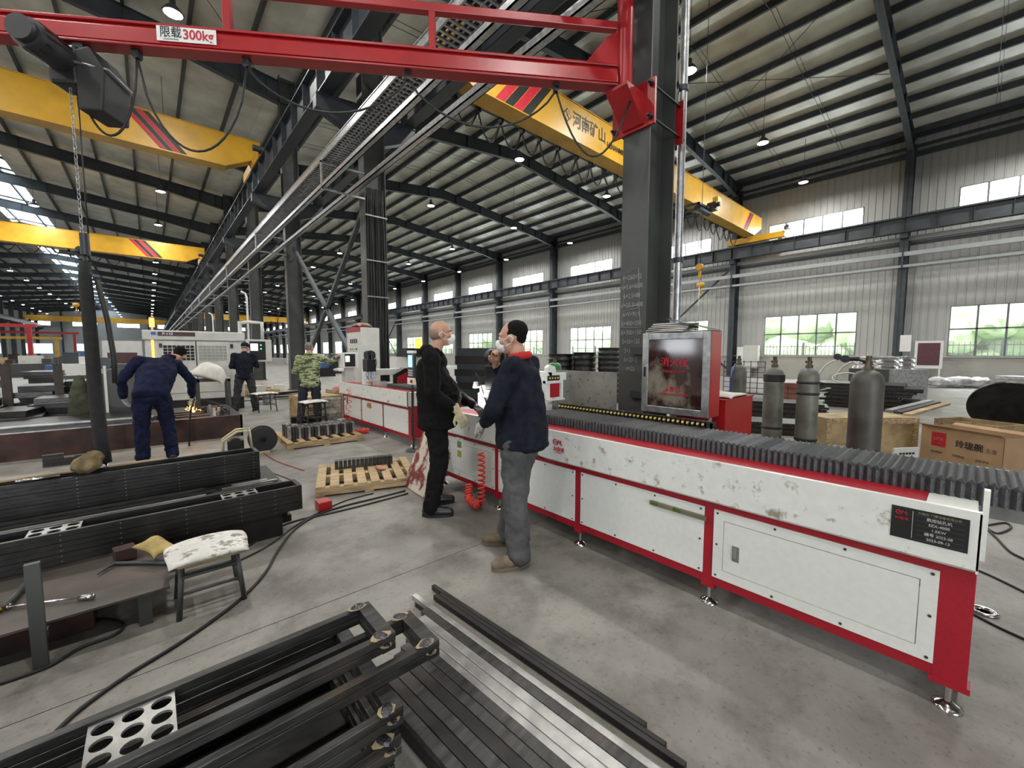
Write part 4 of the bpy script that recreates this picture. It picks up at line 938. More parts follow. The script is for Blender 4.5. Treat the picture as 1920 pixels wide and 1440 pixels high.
# bundle, stick and tools
M_BURLAP = mat('oily_burlap', (.30,.21,.10), .9, 0, .4, 12, .6, c2=(.08,.06,.03))
def blob(name, prims, m, parent=None, vox=.012, smooth=4, loc=(0,0,0), rot=(0,0,0), disp=0, dscale=.1, seed=0, **tags):
    """one continuous surface grown round capsules, ellipsoids and boxes"""
    mb = MB()
    for p in prims:
        if p[0] == 'c':
            _, a, b, r1, r2 = p; a, b = Vector(a), Vector(b); d = (b-a).normalized()
            K = 5; pts = []; rs = []
            for k in range(K+1): an = PI/2*(1-k/K); pts.append(a-d*r1*math.sin(an)*.999); rs.append(max(r1*math.cos(an), .001))
            for k in range(K+1): an = PI/2*k/K; pts.append(b+d*r2*math.sin(an)*.999); rs.append(max(r2*math.cos(an), .001))
            mb.tube(pts, 0, 12, rs)
        elif p[0] == 'e':
            _, c, r, ro = p; bm = bmesh.new(); bmesh.ops.create_icosphere(bm, subdivisions=3, radius=1); Rm = ro if isinstance(ro, Matrix) else Euler(ro).to_matrix()
            mb.add([Vector(c)+Rm @ Vector((v.co.x*r[0], v.co.y*r[1], v.co.z*r[2])) for v in bm.verts], [tuple(v.index for v in f.verts) for f in bm.faces]); bm.free()
        elif p[0] == 'l':   # loft of ellipses: (centre, rx, ry, yaw)
            vs = []; n = 20
            for (c, rx, ry, yw) in p[1]:
                for i in range(n):
                    t_ = 2*PI*i/n; x, y = math.cos(t_)*rx, math.sin(t_)*ry; sx = abs(math.cos(t_))**.8
                    vs.append((c[0]+x*math.cos(yw)-y*math.sin(yw), c[1]+x*math.sin(yw)+y*math.cos(yw), c[2]))
            k = len(p[1]); mb.add(vs, [(a*n+i, a*n+(i+1) % n, (a+1)*n+(i+1) % n, (a+1)*n+i) for a in range(k-1) for i in range(n)] + [tuple(reversed(range(n))), tuple(range((k-1)*n, k*n))])
        elif p[0] == 'b': mb.obox(p[1], p[2], p[3])
    o = mb.build(name, m, parent, loc, rot, **tags)
    r = o.modifiers.new('remesh', 'REMESH'); r.mode = 'VOXEL'; r.voxel_size = vox; r.use_smooth_shade = True
    s = o.modifiers.new('smooth', 'SMOOTH'); s.iterations = smooth; s.factor = .6
    if disp:
        tx = bpy.data.textures.new('fold', 'CLOUDS'); tx.noise_scale = dscale; tx.noise_depth = 2
        d = o.modifiers.new('fold', 'DISPLACE'); d.texture = tx; d.strength = disp; d.mid_level = .5
    return o
blob('burlap_bundle', [('e', (0,0,.06), (.09,.11,.07), (0,0,.3)), ('e', (.04,.03,.1), (.06,.06,.06), (0,0,0))], M_BURLAP, None, .01, 2, (-.42, 4.66, .55), disp=.03, dscale=.05, label='brown oily burlap bundle resting on the rear frame stack', cat='bundle')
tag(MB().bar((-1.1, 4.62, .565), (-.36, 4.70, .565), .03, .012).build('wooden_stick', M_WOOD, None), 'pale wooden stick lying along the rear frames, left of burlap bundle', 'stick')
tag(MB().bar((-.30, 4.69, .565), (.05, 4.72, .565), .03, .012).build('wooden_stick', M_WOOD, None), 'pale wooden stick lying on the rear frames, right of burlap bundle', 'stick')
tag(MB().tube([(-.78, 4.59, .56), (-.56, 4.60, .56)], .012, 8).build('steel_rod', M_CHROME, None), 'short bright steel rod beside the burlap bundle', 'rod')
def tube_obj(name, px, z, r, m, label, cat, n=8, rs=None):
    return tag(MB().tube([at(a, b, z) for a, b in px], r, n, rs).build(name, m, None), label, cat)
tube_obj('pry_bar', [(183,1077), (200,1065), (217,1056), (260,1055), (330,1056)], .205, .012, M_STEEL, 'dark bent pry bar lying on the bench behind the cushioned stool', 'pry bar', rs=[.003,.008,.012,.012,.012])
w = thing('wrench', 'chrome swivel handle wrench lying on the bench behind the stake', 'wrench', at(20,1137,.2))
b0 = at(20,1137,.2)
def rel(a, b, z=.205): return at(a,b,z)-b0
MB().tube([rel(-10,1141), rel(60,1132), rel(150,1120)], .006, 8).build('shaft', M_CHROME, w); MB().tube([rel(148,1121), rel(176,1118)], .013, 8).build('socket', M_CHROME, w)
MB().tube([rel(14,1137), rel(20,1136)], .018, 10).build('swivel_joint', M_CHROME, w); MB().tube([rel(-14,1150), rel(2,1140)], .013, 8).build('yellow_grip', M_YELP, w, label='yellow grip')
tube_obj('steel_tube', [(8,1137), (52,1092)], .215, .016, M_COLM, 'short grey steel tube leaning behind the stake on the bench', 'tube')
o = crumple('leather_glove', (.13, .2, .05), mat('yellow_leather', (.5,.36,.12), .7, 0, .3, 8, .2), 9, None, tuple(at(292,1030,.26)), (.2, 0, .5), 10, .8, label='tan and black leather glove lying behind the white stool cushion', cat='glove')
tag(MB().box((-.05,0,0), (.05,.1,.07)).build('brown_block', M_RUST, None, tuple(at(238,1050,.2)), (0,0,.2)), 'rusty brown block on the bench behind the pry bar', 'block')
# stools
def stool(x, y, rz, w, d, h, label, cushion, mleg=M_COLM, slim=.014, cat='stool', cl=None):
    t = thing('stool', label, cat, (x, y, 0), rz)
    MB().box((-w/2, -d/2, h-.02), (w/2, d/2, h)).build('seat', M_OLDW if mleg is M_COLM else mleg, t, bevel=.004)
    for sx in (-1, 1):
        for sy in (-1, 1): MB().tube([(sx*(w/2-.02), sy*(d/2-.02), h-.02), (sx*(w/2+.005), sy*(d/2+.005), 0)], slim, 8).build('leg', mleg, t)
    for sy in (-1, 1): MB().tube([(-w/2+.01, sy*(d/2-.008), h*.45), (w/2-.01, sy*(d/2-.008), h*.45)], slim*.7, 8).build('rung', mleg, t); MB().tube([(-w/2+.01, sy*(d/2-.012), h*.75), (w/2-.01, sy*(d/2-.012), h*.75)], slim*.7, 8).build('rung', mleg, t)
    for sx in (-1, 1): MB().tube([(sx*(w/2-.008), -d/2+.01, h*.35), (sx*(w/2-.008), d/2-.01, h*.35)], slim*.7, 8).build('rung', mleg, t)
    if cushion:
        c = crumple('cushion', (w*1.3, d*1.25, .055), M_WCOIL, 5, t, (0, 0, h-.004), (0,0,0), 20, .35)
    return t
stool(.205, 3.02, .0, .30, .28, .31, 'low dark steel stool with a stained white folded cloth cushion', True)
stool(2.38, 8.62, .12, .36, .3, .52, 'black stool with white top in front of the camouflage jacket man', True, M_BLACK, .018)
stool(2.14, 11.95, .2, .42, .34, .45, 'small stool with white seat behind the capped man', True, M_BLACK, .012)
# floor cables
def cable(name, px, r, lab, m=M_RUB): return tube_obj(name, px, r, r, m, lab, 'cable')
def smooth(px, n=5):
    out = []
    for i in range(len(px)-1):
        p0, p1, p2, p3 = [px[min(max(j, 0), len(px)-1)] for j in (i-1, i, i+1, i+2)]
        for k in range(n):
            t = k/n; out.append(tuple(.5*((2*p1[d])+(-p0[d]+p2[d])*t+(2*p0[d]-5*p1[d]+4*p2[d]-p3[d])*t*t+(-p0[d]+3*p1[d]-3*p2[d]+p3[d])*t**3) for d in (0, 1)))
    return out+[px[-1]]
cable('floor_cable', smooth([(105,1372), (150,1330), (240,1265), (330,1210), (420,1148), (470,1105), (500,1070), (520,1035), (550,995), (590,968), (640,950), (700,935), (760,920)]), .009, 'thick black cable winding past the stool across the aisle floor')
cable('floor_cable', smooth([(440,1040), (480,1015), (520,990), (560,975), (620,962), (690,945), (765,925)]), .008, 'black cable running just behind the stool toward the leaning board')
cable('floor_cable', smooth([(430,1060), (500,1025), (555,985), (600,960), (650,938), (700,925)]), .007, 'thinner black cable beside the stool running to the pallets')
cable('floor_cable', smooth([(0,1282), (90,1250), (150,1215), (215,1190), (232,1170), (200,1160), (150,1163)]), .008, 'black cable curling on the floor under the bench')
cable('floor_cable', smooth([(445,860), (480,875), (520,890), (560,905)], 4), .006, 'dark cable on the floor below the wire feeder')
cable('floor_cable', smooth([(475,835), (495,850), (520,865), (570,882)], 4), .006, 'red cable on the floor right of the wire feeder', mat('red_cable', (.35,.03,.03), .5))

# ---- welding table with rails
wt = thing('welding_table', 'rusty brown box-sided welding table where the stooping man works', 'table', (0,0,0))
MB().box((-5.5, 8.72, 0), (1.2, 8.75, .38)).box((1.17, 8.72, 0), (1.2, 10.7, .38)).build('side_plate', M_RUST, wt, kind='stuff')
MB().box((-5.5, 8.75, .36), (1.17, 10.7, .38)).build('table_top', M_MILLD, wt)
for x in (-1.9, -.4, .45): MB().box((x, 8.71, 0), (x+.03, 8.72, .37)).build('rib', M_RUST, wt)
tr = thing('long_rail', 'long bright steel channel lying along the front edge of welding table', 'rail', (0,0,0))
MB().box((-5.4, 8.74, .38), (-.0, 8.90, .395)).build('flange', M_BRIGHT, tr); MB().box((-5.4, 8.78, .395), (-.0, 8.80, .46)).build('web', M_MILL, tr); MB().box((-5.4, 8.74, .46), (0, 8.86, .475)).build('flange', M_BRIGHT, tr)
for i, (x0, x1, y) in enumerate(((.02, .75, 8.95), (-.1, .65, 9.1), (.05, .7, 9.25))): tag(MB().box((x0, y, .38), (x1, y+.07, .41+.02*i)).build('steel_strip', M_MILL, None), '%s flat strip beside the flame on the welding table' % ['front', 'middle', 'rear'][i], 'strip')
for i in range(24):
    x, y = .52+.1*(i % 6)+random.uniform(-.02,.02), 8.95+.27*(i//6)+random.uniform(-.05,.05); h = random.uniform(.05, .12)
    if y < 9.35 and x < .8: x = .86+.05*(i % 5)
    tag(MB().box((-.02,-.03,0), (.02,.03,h)).build('steel_block', M_BRIGHT if i % 3 == 0 else M_MILLD, None, (x, y, .38), (0,0,random.uniform(-.3,.3))), 'small upright cut steel block on the right end of the welding table', 'block', 'cut blocks on the welding table')
# flame of the torch
fx, fy = .52, 8.84
fb = bmesh.new(); bmesh.ops.create_icosphere(fb, subdivisions=2, radius=.022)
for i in range(26):
    a = random.uniform(0, 2*PI); e = random.uniform(-.1, 1.2); r = random.uniform(.05, .13); p = Vector((math.cos(a)*math.cos(e), math.sin(a)*math.cos(e)*.6, math.sin(e)))*r
    bmesh.ops.create_icosphere(fb, subdivisions=1, radius=random.uniform(.003, .008), matrix=Matrix.Translation(p))
me = bpy.data.meshes.new('torch_flame'); fb.to_mesh(me); fb.free()
tag(link('torch_flame', me, mat('flame_glow', (1,.4,.1), .5, emit=(1,.33,.06), es=14), None, (fx, fy, .50), kind='stuff'), 'bright orange sparks where the torch cuts steel on the table', 'sparks')
ll = bpy.data.lights.new('flame_light', 'POINT'); ll.energy = 5; ll.color = (1,.45,.15); ll.shadow_soft_size = .03; o = bpy.data.objects.new('flame_light', ll); o.location = (fx, fy-.06, .58); COL.objects.link(o)
# rows of small blocks on the floor beneath
for i in range(16):
    p = at(85+8*(i % 10)+(60 if i > 9 else 0), 876-1.0*i, 0); h = .16 if i < 5 else .09
    tag(MB().box((-.02,-.03,0), (.02,.03,h)).build('steel_block', M_MILL, None, (p.x, p.y, 0), (0,0,.1)), 'upright grey steel block in the row on the floor behind the frames', 'block', 'blocks in front of the welding table')
# wire feeder
wfd = thing('wire_feeder', 'welding wire feeder with cream frame and copper wire spool on floor', 'wire feeder', (1.0, 7.1, 0), -.1)
MB().box((-.3, -.12, 0), (.3, .14, .03)).tube([(-.28,-.1,.03), (-.27,-.1,.24), (-.1,-.1,.36), (.05,-.1,.36), (.08,-.1,.03)], .018, 8).tube([(-.28,.12,.03), (-.27,.12,.24), (-.1,.12,.36), (.05,.12,.36), (.08,.12,.03)], .018, 8).build('frame', mat('cream_enamel', (.55,.5,.3), .4), wfd)
MB().box((-.22, -.06, .03), (-.02, .08, .22)).cyl((-.12,-.1,.2), (-.12,.1,.2), .07, n=16).build('drive_unit', M_BLACK, wfd)
spo = MB().cyl((.22,-.09,.2), (.22,-.075,.2), .19, n=28).cyl((.22,.09,.2), (.22,.105,.2), .19, n=28).cyl((.22,-.09,.2), (.22,.105,.2), .05, n=16).build('spool', M_BLACK, wfd)
MB().cyl((.22,-.074,.2), (.22,.089,.2), .155, n=28).build('copper_wire', mat('copper_wire', (.75,.38,.22), .35, .8), spo, label='copper wire winding')
# pallets
def pallet(x, y, rz, w, d, lab, nslat=7, z=0):
    t = thing('pallet', lab, 'pallet', (x, y, z), rz)
    for i in range(3): yy = -d/2+(d-.09)*i/2; MB().box((-w/2, yy, .018), (w/2, yy+.09, .09)).build('bearer', M_WOOD, t)
    for i in range(nslat): xx = -w/2+(w-.09)*i/(nslat-1); MB().box((xx, -d/2, .09), (xx+.09, d/2, .108)).build('slat', M_WOOD, t)
    for i in range(3): xx = -w/2+(w-.09)*i/2; MB().box((xx, -d/2, 0), (xx+.09, d/2, .018)).build('slat', M_WOOD, t)
    return t
pallet(1.86, 4.72, -.32, 1.05, .95, 'pale wooden pallet lying nearest the leaning paint-peeled board', 8)
pallet(2.12, 7.5, -.05, 1.15, 1.2, 'wooden pallet loaded with rows of dark upright steel blocks', 7)
k = 0
for i in range(22):
    for j in range(3):
        x = 1.62+.048*i; y = 7.25+.16*j; h = .17 if i > 2 else .2
        tag(MB().box((-.018,-.06,0), (.018,.06,h)).build('steel_block', M_MILL if (i+j) % 3 else M_BRIGHT, None, (x, y, .108), (0,0,random.uniform(-.04,.04))), 'dark upright steel block in the rows on the far pallet', 'block', 'steel blocks on the far pallet')
for i in range(14):
    tag(MB().box((-.02,-.05,0), (.02,.05,.1)).build('steel_block', M_MILLD, None, (1.62+.046*i, 5.02-.014*i, .108), (0,0,-.32)), 'dark steel block in the short row at the back of the near pallet', 'block', 'steel blocks on the near pallet')
tag(blob('work_glove', [('e',(0,0,.02),(.05,.07,.02),(0,0,0)), ('c',(.02,.05,.02),(.03,.12,.02),.012,.01), ('c',(-.02,.05,.02),(-.03,.12,.02),.012,.01), ('c',(0,.05,.02),(0,.13,.02),.012,.01)], mat('pink_glove', (.5,.2,.15), .8), None, .008, 2, (2.0, 4.62, .11)), 'reddish work glove lying on the near pallet', 'glove')
bd = MB().add([(2.04,3.64,0), (2.09,4.22,0), (2.36,4.12,.72), (2.34,3.86,.80), (2.03,3.64,.012), (2.08,4.22,.012), (2.347,4.12,.728), (2.327,3.86,.808)], [(0,1,2,3), (7,6,5,4), (0,4,5,1), (1,5,6,2), (2,6,7,3), (3,7,4,0)]).build('painted_board', mat('peeling_paint_board', (.62,.55,.47), .7, 0, .1, 4, .2, dirt=((.16,.02,.02), 6, .46, .56)), None)
tag(bd, 'paint-peeled red and white board leaning on the machine behind the bald man', 'board')
tag(MB().box((1.12, 4.0, 0), (1.24, 4.14, .09)).build('red_tool_case', M_RED, None, bevel=.01), 'small red tool case on the floor beside the right end of frames', 'tool case')
# red spiral hose hanging from the near machine
rh = thing('spiral_hose', 'bright orange-red spiral air hose hanging from the machine to the floor', 'hose', (2.30, 2.95, 0))
mb = MB(); spiral(mb, [(.02, .12, .55), (0, .09, .3), (-.03, .06, .1), (-.05, .12, .05), (-.04, .25, .08), (.02, .33, .18)], .032, .009, 26); mb.build('coil', mat('red_hose_plastic', (.75, .06, .04), .35), rh)

# ================================================================= PEOPLE
M_SKIN = mat('skin', (.50, .29, .20), .5, 0, .12, 14, .05, c2=(.42, .22, .15))
M_MASK = mat('white_mask', (.78, .78, .78), .8, 0, .04, 20, .1)
V = Vector
def frame_m(f, up=(0,0,1)):
    f = V(f).normalized(); r = f.cross(V(up)).normalized(); u = r.cross(f); return Matrix((r, f, u)).transposed()
def hand(wr, d, pn, side, m, parent, name, scale=1.0, curl=.5):
    """palm, four unequal fingers with knuckle bends and a thumb; d = along the hand, pn = palm normal, side = thumb side sign"""
    d, pn = V(d).normalized(), V(pn).normalized(); s = d.cross(pn).normalized()*side; W_ = V(wr); k = scale
    P = [('c', W_-d*.03*k, W_+d*.03*k, .026*k, .03*k)]
    B = frame_m(d, pn)
    P.append(('e', W_+d*.055*k, (.041*k, .05*k, .018*k), B))
    for i, (L_, o) in enumerate(((.072, .031), (.08, .011), (.074, -.010), (.058, -.030))):
        b = W_+d*.085*k+s*o*k; c = curl*(1+.08*i); p1 = b+(d*math.cos(c*.6)+pn*math.sin(c*.6))*L_*.45*k; p2 = p1+(d*math.cos(c*1.6)+pn*math.sin(c*1.6))*L_*.32*k; p3 = p2+(d*math.cos(c*2.3)+pn*math.sin(c*2.3))*L_*.25*k
        P += [('c', b-d*.025*k, b, .010*k, .010*k), ('c', b, p1, .0100*k, .0092*k), ('c', p1, p2, .0092*k, .0085*k), ('c', p2, p3, .0085*k, .007*k)]
    tb = W_+d*.025*k+s*.032*k; t1 = tb+(s*.7+d*.7+pn*.25).normalized()*.042*k; t2 = t1+(s*.15+d*.9+pn*.4).normalized()*.034*k
    P += [('c', W_+d*.015*k+s*.012*k, tb, .016*k, .014*k), ('c', tb, t1, .0135*k, .011*k), ('c', t1, t2, .011*k, .009*k)]
    return blob(name, P, m, parent, .0052, 1)
def limb(P, a, b, r1, r2): P.append(('c', a, b, r1, r2))
def person(label, loc, rz, J, C):
    t = thing('person', label, 'person', loc, rz)
    pel, che, nec, hc = V(J['pelvis']), V(J['chest']), V(J['neck']), V(J['head'])
    sd = (che-pel).normalized(); rt = V(J.get('right', (1,0,0))).normalized(); fw = sd.cross(rt).normalized()*-1; fw = rt.cross(sd)*-1
    fw = sd.cross(rt) ; fw = fw if fw.y > 0 or abs(fw.y) < .2 and fw.z < 0 else -fw
    TM = Matrix((rt, fw, sd)).transposed()
    HM = Euler(J['head_rot']).to_matrix(); hp = lambda x, y, z: hc + HM @ V((x, y, z))
    # body: one continuous skin surface, head to ankles
    P = [('e', hp(0,-.01,.025), (.077,.096,.092), HM), ('e', hp(0,.03,-.045), (.058,.062,.068), HM), ('e', hp(0,.058,-.085), (.032,.03,.026), HM), ('e', hp(0,.075,.03), (.055,.025,.02), HM),
         ('c', hp(0,.092,.005), hp(0,.110,-.028), .010, .015), ('c', hp(-.014,.100,-.03), hp(.014,.100,-.03), .008, .008), ('c', hp(-.022,.092,-.062), hp(.022,.092,-.062), .008, .008),
         ('e', hp(-.077,-.01,-.012), (.012,.022,.034), HM), ('e', hp(.077,-.01,-.012), (.012,.022,.034), HM), ('e', hp(-.045,.07,-.02), (.025,.02,.022), HM), ('e', hp(.045,.07,-.02), (.025,.02,.022), HM)]
    limb(P, hp(0,-.02,-.07), nec-V((0,0,.02)), .055, .062)
    limb(P, nec, che-sd*.03, .05, .085); limb(P, che, pel, .085, .085)
    for s in 'LR':
        limb(P, V(J['sh'+s]), V(J['el'+s]), .035, .035); limb(P, V(J['el'+s]), V(J['wr'+s]), .036, .028)
        limb(P, V(J['hip'+s]), V(J['kn'+s]), .075, .05); limb(P, V(J['kn'+s]), V(J['an'+s]), .05, .036)
        limb(P, pel, V(J['hip'+s]), .075, .07); limb(P, nec-sd*.1, V(J['sh'+s]), .03, .03)
        limb(P, V(J['an'+s]), V(J['an'+s])+V((0,.06,-.03)), .034, .03)
    body = blob('body', P, M_SKIN, t, .0085, 2)
    for s in (-1, 1):
        bm = bmesh.new(); bmesh.ops.create_icosphere(bm, subdivisions=2, radius=.011); me = bpy.data.meshes.new('eye'); bm.to_mesh(me); bm.free()
        e = link('eye', me, mat('eye_white', (.8,.78,.75), .2), t, hp(s*.03,.085,.008)); ir = bmesh.new(); bmesh.ops.create_icosphere(ir, subdivisions=2, radius=.0055); me = bpy.data.meshes.new('iris'); ir.to_mesh(me); ir.free(); link('iris', me, M_BLACK, e, HM @ V((0,.0075,0)))
        MB().tube([hp(s*.015,.094,.03), hp(s*.03,.094,.036), hp(s*.048,.084,.03)], .0035, 5).build('eyebrow', M_BLACK, t)
    # trousers
    tr = C['trousers']; P = [('e', pel+V((0,0,.0)), (.155,.11,.08), TM), ('e', pel-V((0,0,.07)), (.155,.12,.10), (0,0,0))]
    for s in 'LR':
        h, k, a = V(J['hip'+s]), V(J['kn'+s]), V(J['an'+s]); q = C.get('leg', 1.08); limb(P, h, k, .098*q, .08*q); limb(P, k, a+V((0,-.01,-.005)), .078*q, C.get('hem', .076)); limb(P, h+V((0,-.03,.02)), h, .085, .095)
    blob('trousers', P, tr, t, .011, 3, disp=.042, dscale=.075)
    # jacket
    P = []; n = 17; prof = C['torso']   # (t, half width, half depth, forward shift)
    for i in range(n):
        u = i/(n-1); j = 0
        while j < len(prof)-2 and prof[j+1][0] < u: j += 1
        p0, p1 = prof[j], prof[j+1]; f = (u-p0[0])/(p1[0]-p0[0]); rx, ry, sh = [p0[q]+(p1[q]-p0[q])*f for q in (1, 2, 3)]
        lo = pel-sd*C.get('drop', .06); P.append(('e', lo+(che+sd*.09-lo)*u+fw*sh, (rx, ry, .075), TM))
    P.append(('c', V(J['shL'])*.75+V(J['shR'])*.25+V((0,0,-.01)), V(J['shR'])*.75+V(J['shL'])*.25+V((0,0,-.01)), .07, .07)); P.append(('c', nec-sd*.02, nec-sd*.1, .075, .12))
    for s in 'LR':
        a, b, c = V(J['sh'+s]), V(J['el'+s]), V(J['wr'+s]); e = C.get('sleeve'+s, .93); limb(P, a, b, C.get('arm', .072), .062); limb(P, b, b+(c-b)*e, .06, .047); limb(P, a*.6+nec*.4-V((0,0,.04)), a, .07, .072)
    jk = blob('jacket', P, C['jacket'], t, .0105, 3, disp=.04, dscale=.11)
    if 'collar' in C:
        P = [('e', nec+sd*.0+V((math.cos(a)*.068, math.sin(a)*.07-.005, .012+.012*(-math.sin(a)))), (.02,.02,.03), (0,0,0)) for a in [2*PI*k/18 for k in range(18)]]
        blob('collar', P, C['collar'], jk, .007, 2)
    if 'hood' in C: blob('hood', [('e', nec+V((0,-.075,.0)), (.13,.075,.055), (.3,0,0)), ('c', nec+V((-.1,-.04,.0)), nec+V((-.06,.06,-.03)), .035, .025), ('c', nec+V((.1,-.04,.0)), nec+V((.06,.06,-.03)), .035, .025)], C['jacket'], jk, .009, 3, disp=.02, dscale=.06)
    # shoes
    for s in 'LR':
        a = V(J['an'+s]); ty = J.get('toe'+s, 0); d = V((math.sin(ty), math.cos(ty), 0)); z = V((a.x, a.y, 0))
        sh = blob('shoe', [('c', z-d*.05+V((0,0,.05)), z+d*.07+V((0,0,.05)), .045, .044), ('c', z+d*.06+V((0,0,.045)), z+d*.16+V((0,0,.04)), .047, .038), ('c', z-d*.02+V((0,0,.05)), z-d*.01+V((0,0,.11)), .05, .045)], C['shoe'], t, .008, 3)
        mb = MB(); o = []; sdv = V((d.y, -d.x, 0))
        for k in range(20): w = 2*PI*k/20; o.append(tuple((z+d*(.05+.145*math.cos(w))+sdv*math.sin(w)*(.052+.006*math.cos(w)))[:2]))
        mb.prism(o, 2, 0.0, .026).build('sole', C['sole'], sh)
    # hair or cap
    if C.get('hair'):
        P = [('e', hp(0,-.034,.046), (.080,.086,.080), HM), ('e', hp(0,-.052,.005), (.068,.052,.060), HM), ('e', hp(-.062,-.015,.03), (.018,.04,.035), HM), ('e', hp(.062,-.015,.03), (.018,.04,.035), HM)]
        blob('hair', P, C['hair'], t, .008, 2, disp=.006, dscale=.02)
    if C.get('stubble'):
        P = [('e', hp(0,-.04,.0), (.0785,.070,.072), HM)]; blob('hair', P, C['stubble'], t, .008, 2)
    if C.get('cap'):
        c = blob('cap', [('e', hp(0,-.012,.048), (.094,.112,.088), HM), ('e', hp(0,.10,.045), (.06,.06,.012), HM)], C['cap'], t, .008, 2)
    if C.get('mask'):
        P = [('e', hp(0,.072,-.048), (.054,.055,.052), HM), ('e', hp(0,.115,-.035), (.024,.018,.036), HM)]
        mk = blob('face_mask', P, M_MASK, t, .007, 2)
        for s in (-1, 1):
            for (z0, z1) in ((-.03, .015), (-.07, -.04)): MB().tube([hp(s*.05,.085,z0), hp(s*.075,.03,(z0+z1)/2+.004), hp(s*.086,-.006,z1)], .0025, 6).build('ear_loop', M_MASK, mk)
            MB().tube([hp(s*.086,-.006,.015), hp(s*.088,-.028,-.01), hp(s*.086,-.006,-.04)], .0025, 6).build('ear_loop', M_MASK, mk)
    for s in 'LR':
        nm, m, dr, pn, sc, cu = C['hand'+s]; w_ = V(J['wr'+s]); d0 = V(dr).normalized()
        hnd = hand(w_, dr, pn, (1 if s == 'L' else -1)*C.get('th'+s, 1), m, t, nm, sc, cu)
        if nm == 'glove': MB().cyl(w_-d0*.075, w_-d0*.0, .040, .033, 16).build('glove_cuff', m, hnd)
    return t
def rz_of(fx, fy): return math.atan2(-fx, fy)
M_JK_BLACK = mat('black_hooded_jacket_cloth', (.008,.0075,.0075), .9, 0, .3, 25, .2, spec=.15)
M_NAVY = mat('dark_navy_jacket_cloth', (.012,.015,.026), .9, 0, .3, 18, .25, spec=.2)
M_WORK = mat('navy_work_cloth', (.012,.016,.05), .9, 0, .3, 12, .3, spec=.2)
M_JEANS = mat('faded_black_jeans', (.085,.085,.085), .9, 0, .3, 7, .3, c2=(.035,.036,.038))
M_BTR = mat('black_trousers_cloth', (.007,.007,.008), .9, 0, .2, 10, .2, spec=.15)
M_HAIR = mat('black_hair', (.012,.01,.009), .85, 0, .3, 60, .8, spec=.15)
M_GREYH = mat('grey_hair', (.25,.24,.22), .8, 0, .3, 60, .5)
M_STUB = mat('shaved_hair_shadow', (.33,.21,.155), .7, 0, .2, 90, .2)
M_GLOVE = mat('cream_cotton_glove', (.68,.60,.40), .9, 0, .1, 40, .3)
M_GLOVE2 = mat('grey_soiled_glove', (.48,.46,.43), .9, 0, .3, 14, .3, c2=(.08,.08,.08))
M_GLOVE3 = mat('black_dipped_glove', (.07,.07,.07), .7, 0, .3, 10, .2)
M_BSHOE = mat('black_shoe_leather', (.012,.012,.013), .4)
M_TAN = mat('tan_work_shoe', (.20,.15,.10), .8, 0, .25, 12, .2)
M_TANS = mat('tan_sole', (.16,.13,.09), .8)
m = bpy.data.materials.new('camouflage_cloth'); m.use_nodes = True; nt = m.node_tree; L = nt.links.new
tc = nd(nt, 'ShaderNodeTexCoord'); mp = nd(nt, 'ShaderNodeMapping'); mp.inputs['Scale'].default_value = (5, 5, 16); L(tc.outputs['Object'], mp.inputs[0]); nz = nd(nt, 'ShaderNodeTexNoise'); nz.inputs['Scale'].default_value = 1.6; nz.inputs['Detail'].default_value = 2; L(mp.outputs[0], nz.inputs[0])
cr = nd(nt, 'ShaderNodeValToRGB'); cr.color_ramp.interpolation = 'CONSTANT'; e = cr.color_ramp.elements; e[0].color = (.045,.06,.025,1); e[1].position = .42; e[1].color = (.13,.17,.07,1)
for p_, c_ in ((.5, (.36,.38,.22,1)), (.58, (.10,.13,.05,1)), (.66, (.30,.33,.18,1))): x_ = e.new(p_); x_.color = c_
L(nz.outputs[0], cr.inputs[0]); L(cr.outputs[0], nt.nodes['Principled BSDF'].inputs['Base Color']); nt.nodes['Principled BSDF'].inputs['Roughness'].default_value = .85; M_CAMO = m

# bald man in black hooded jacket, facing the other
person('bald man in black hooded jacket, white mask and cream glove, facing the other man', (1.99, 3.34, 0), rz_of(.80, -.50), dict(
    pelvis=(0,-.02,.96), chest=(0,-.03,1.30), neck=(0,.0,1.52), head=(0,.06,1.675), head_rot=(-.02, 0, .12),
    shL=(-.20,-.02,1.45), elL=(-.28,.12,1.15), wrL=(.0,.37,.99), shR=(.20,-.03,1.45), elR=(.27,-.02,1.15), wrR=(.25,.20,.97),
    hipL=(-.10,0,.90), knL=(-.12,.03,.50), anL=(-.15,-.02,.09), hipR=(.10,0,.90), knR=(.13,.03,.50), anR=(.15,-.04,.09), toeL=-.15, toeR=.1),
    dict(trousers=M_BTR, jacket=M_JK_BLACK, hood=1, torso=[(0,.215,.19,.03), (.25,.22,.205,.055), (.5,.225,.21,.06), (.8,.225,.165,.01), (1,.18,.12,-.01)], drop=.13, arm=.085, shoe=M_BSHOE, sole=M_BLACK, stubble=M_STUB, mask=1, sleeveR=.78,
         handL=('glove', M_GLOVE3, (.75,.5,-.45), (.2,.1,-.9), 1.05, .8), handR=('glove', M_GLOVE, (-.1,.45,-.9), (-.9,-.1,-.1), 1.12, .55)))
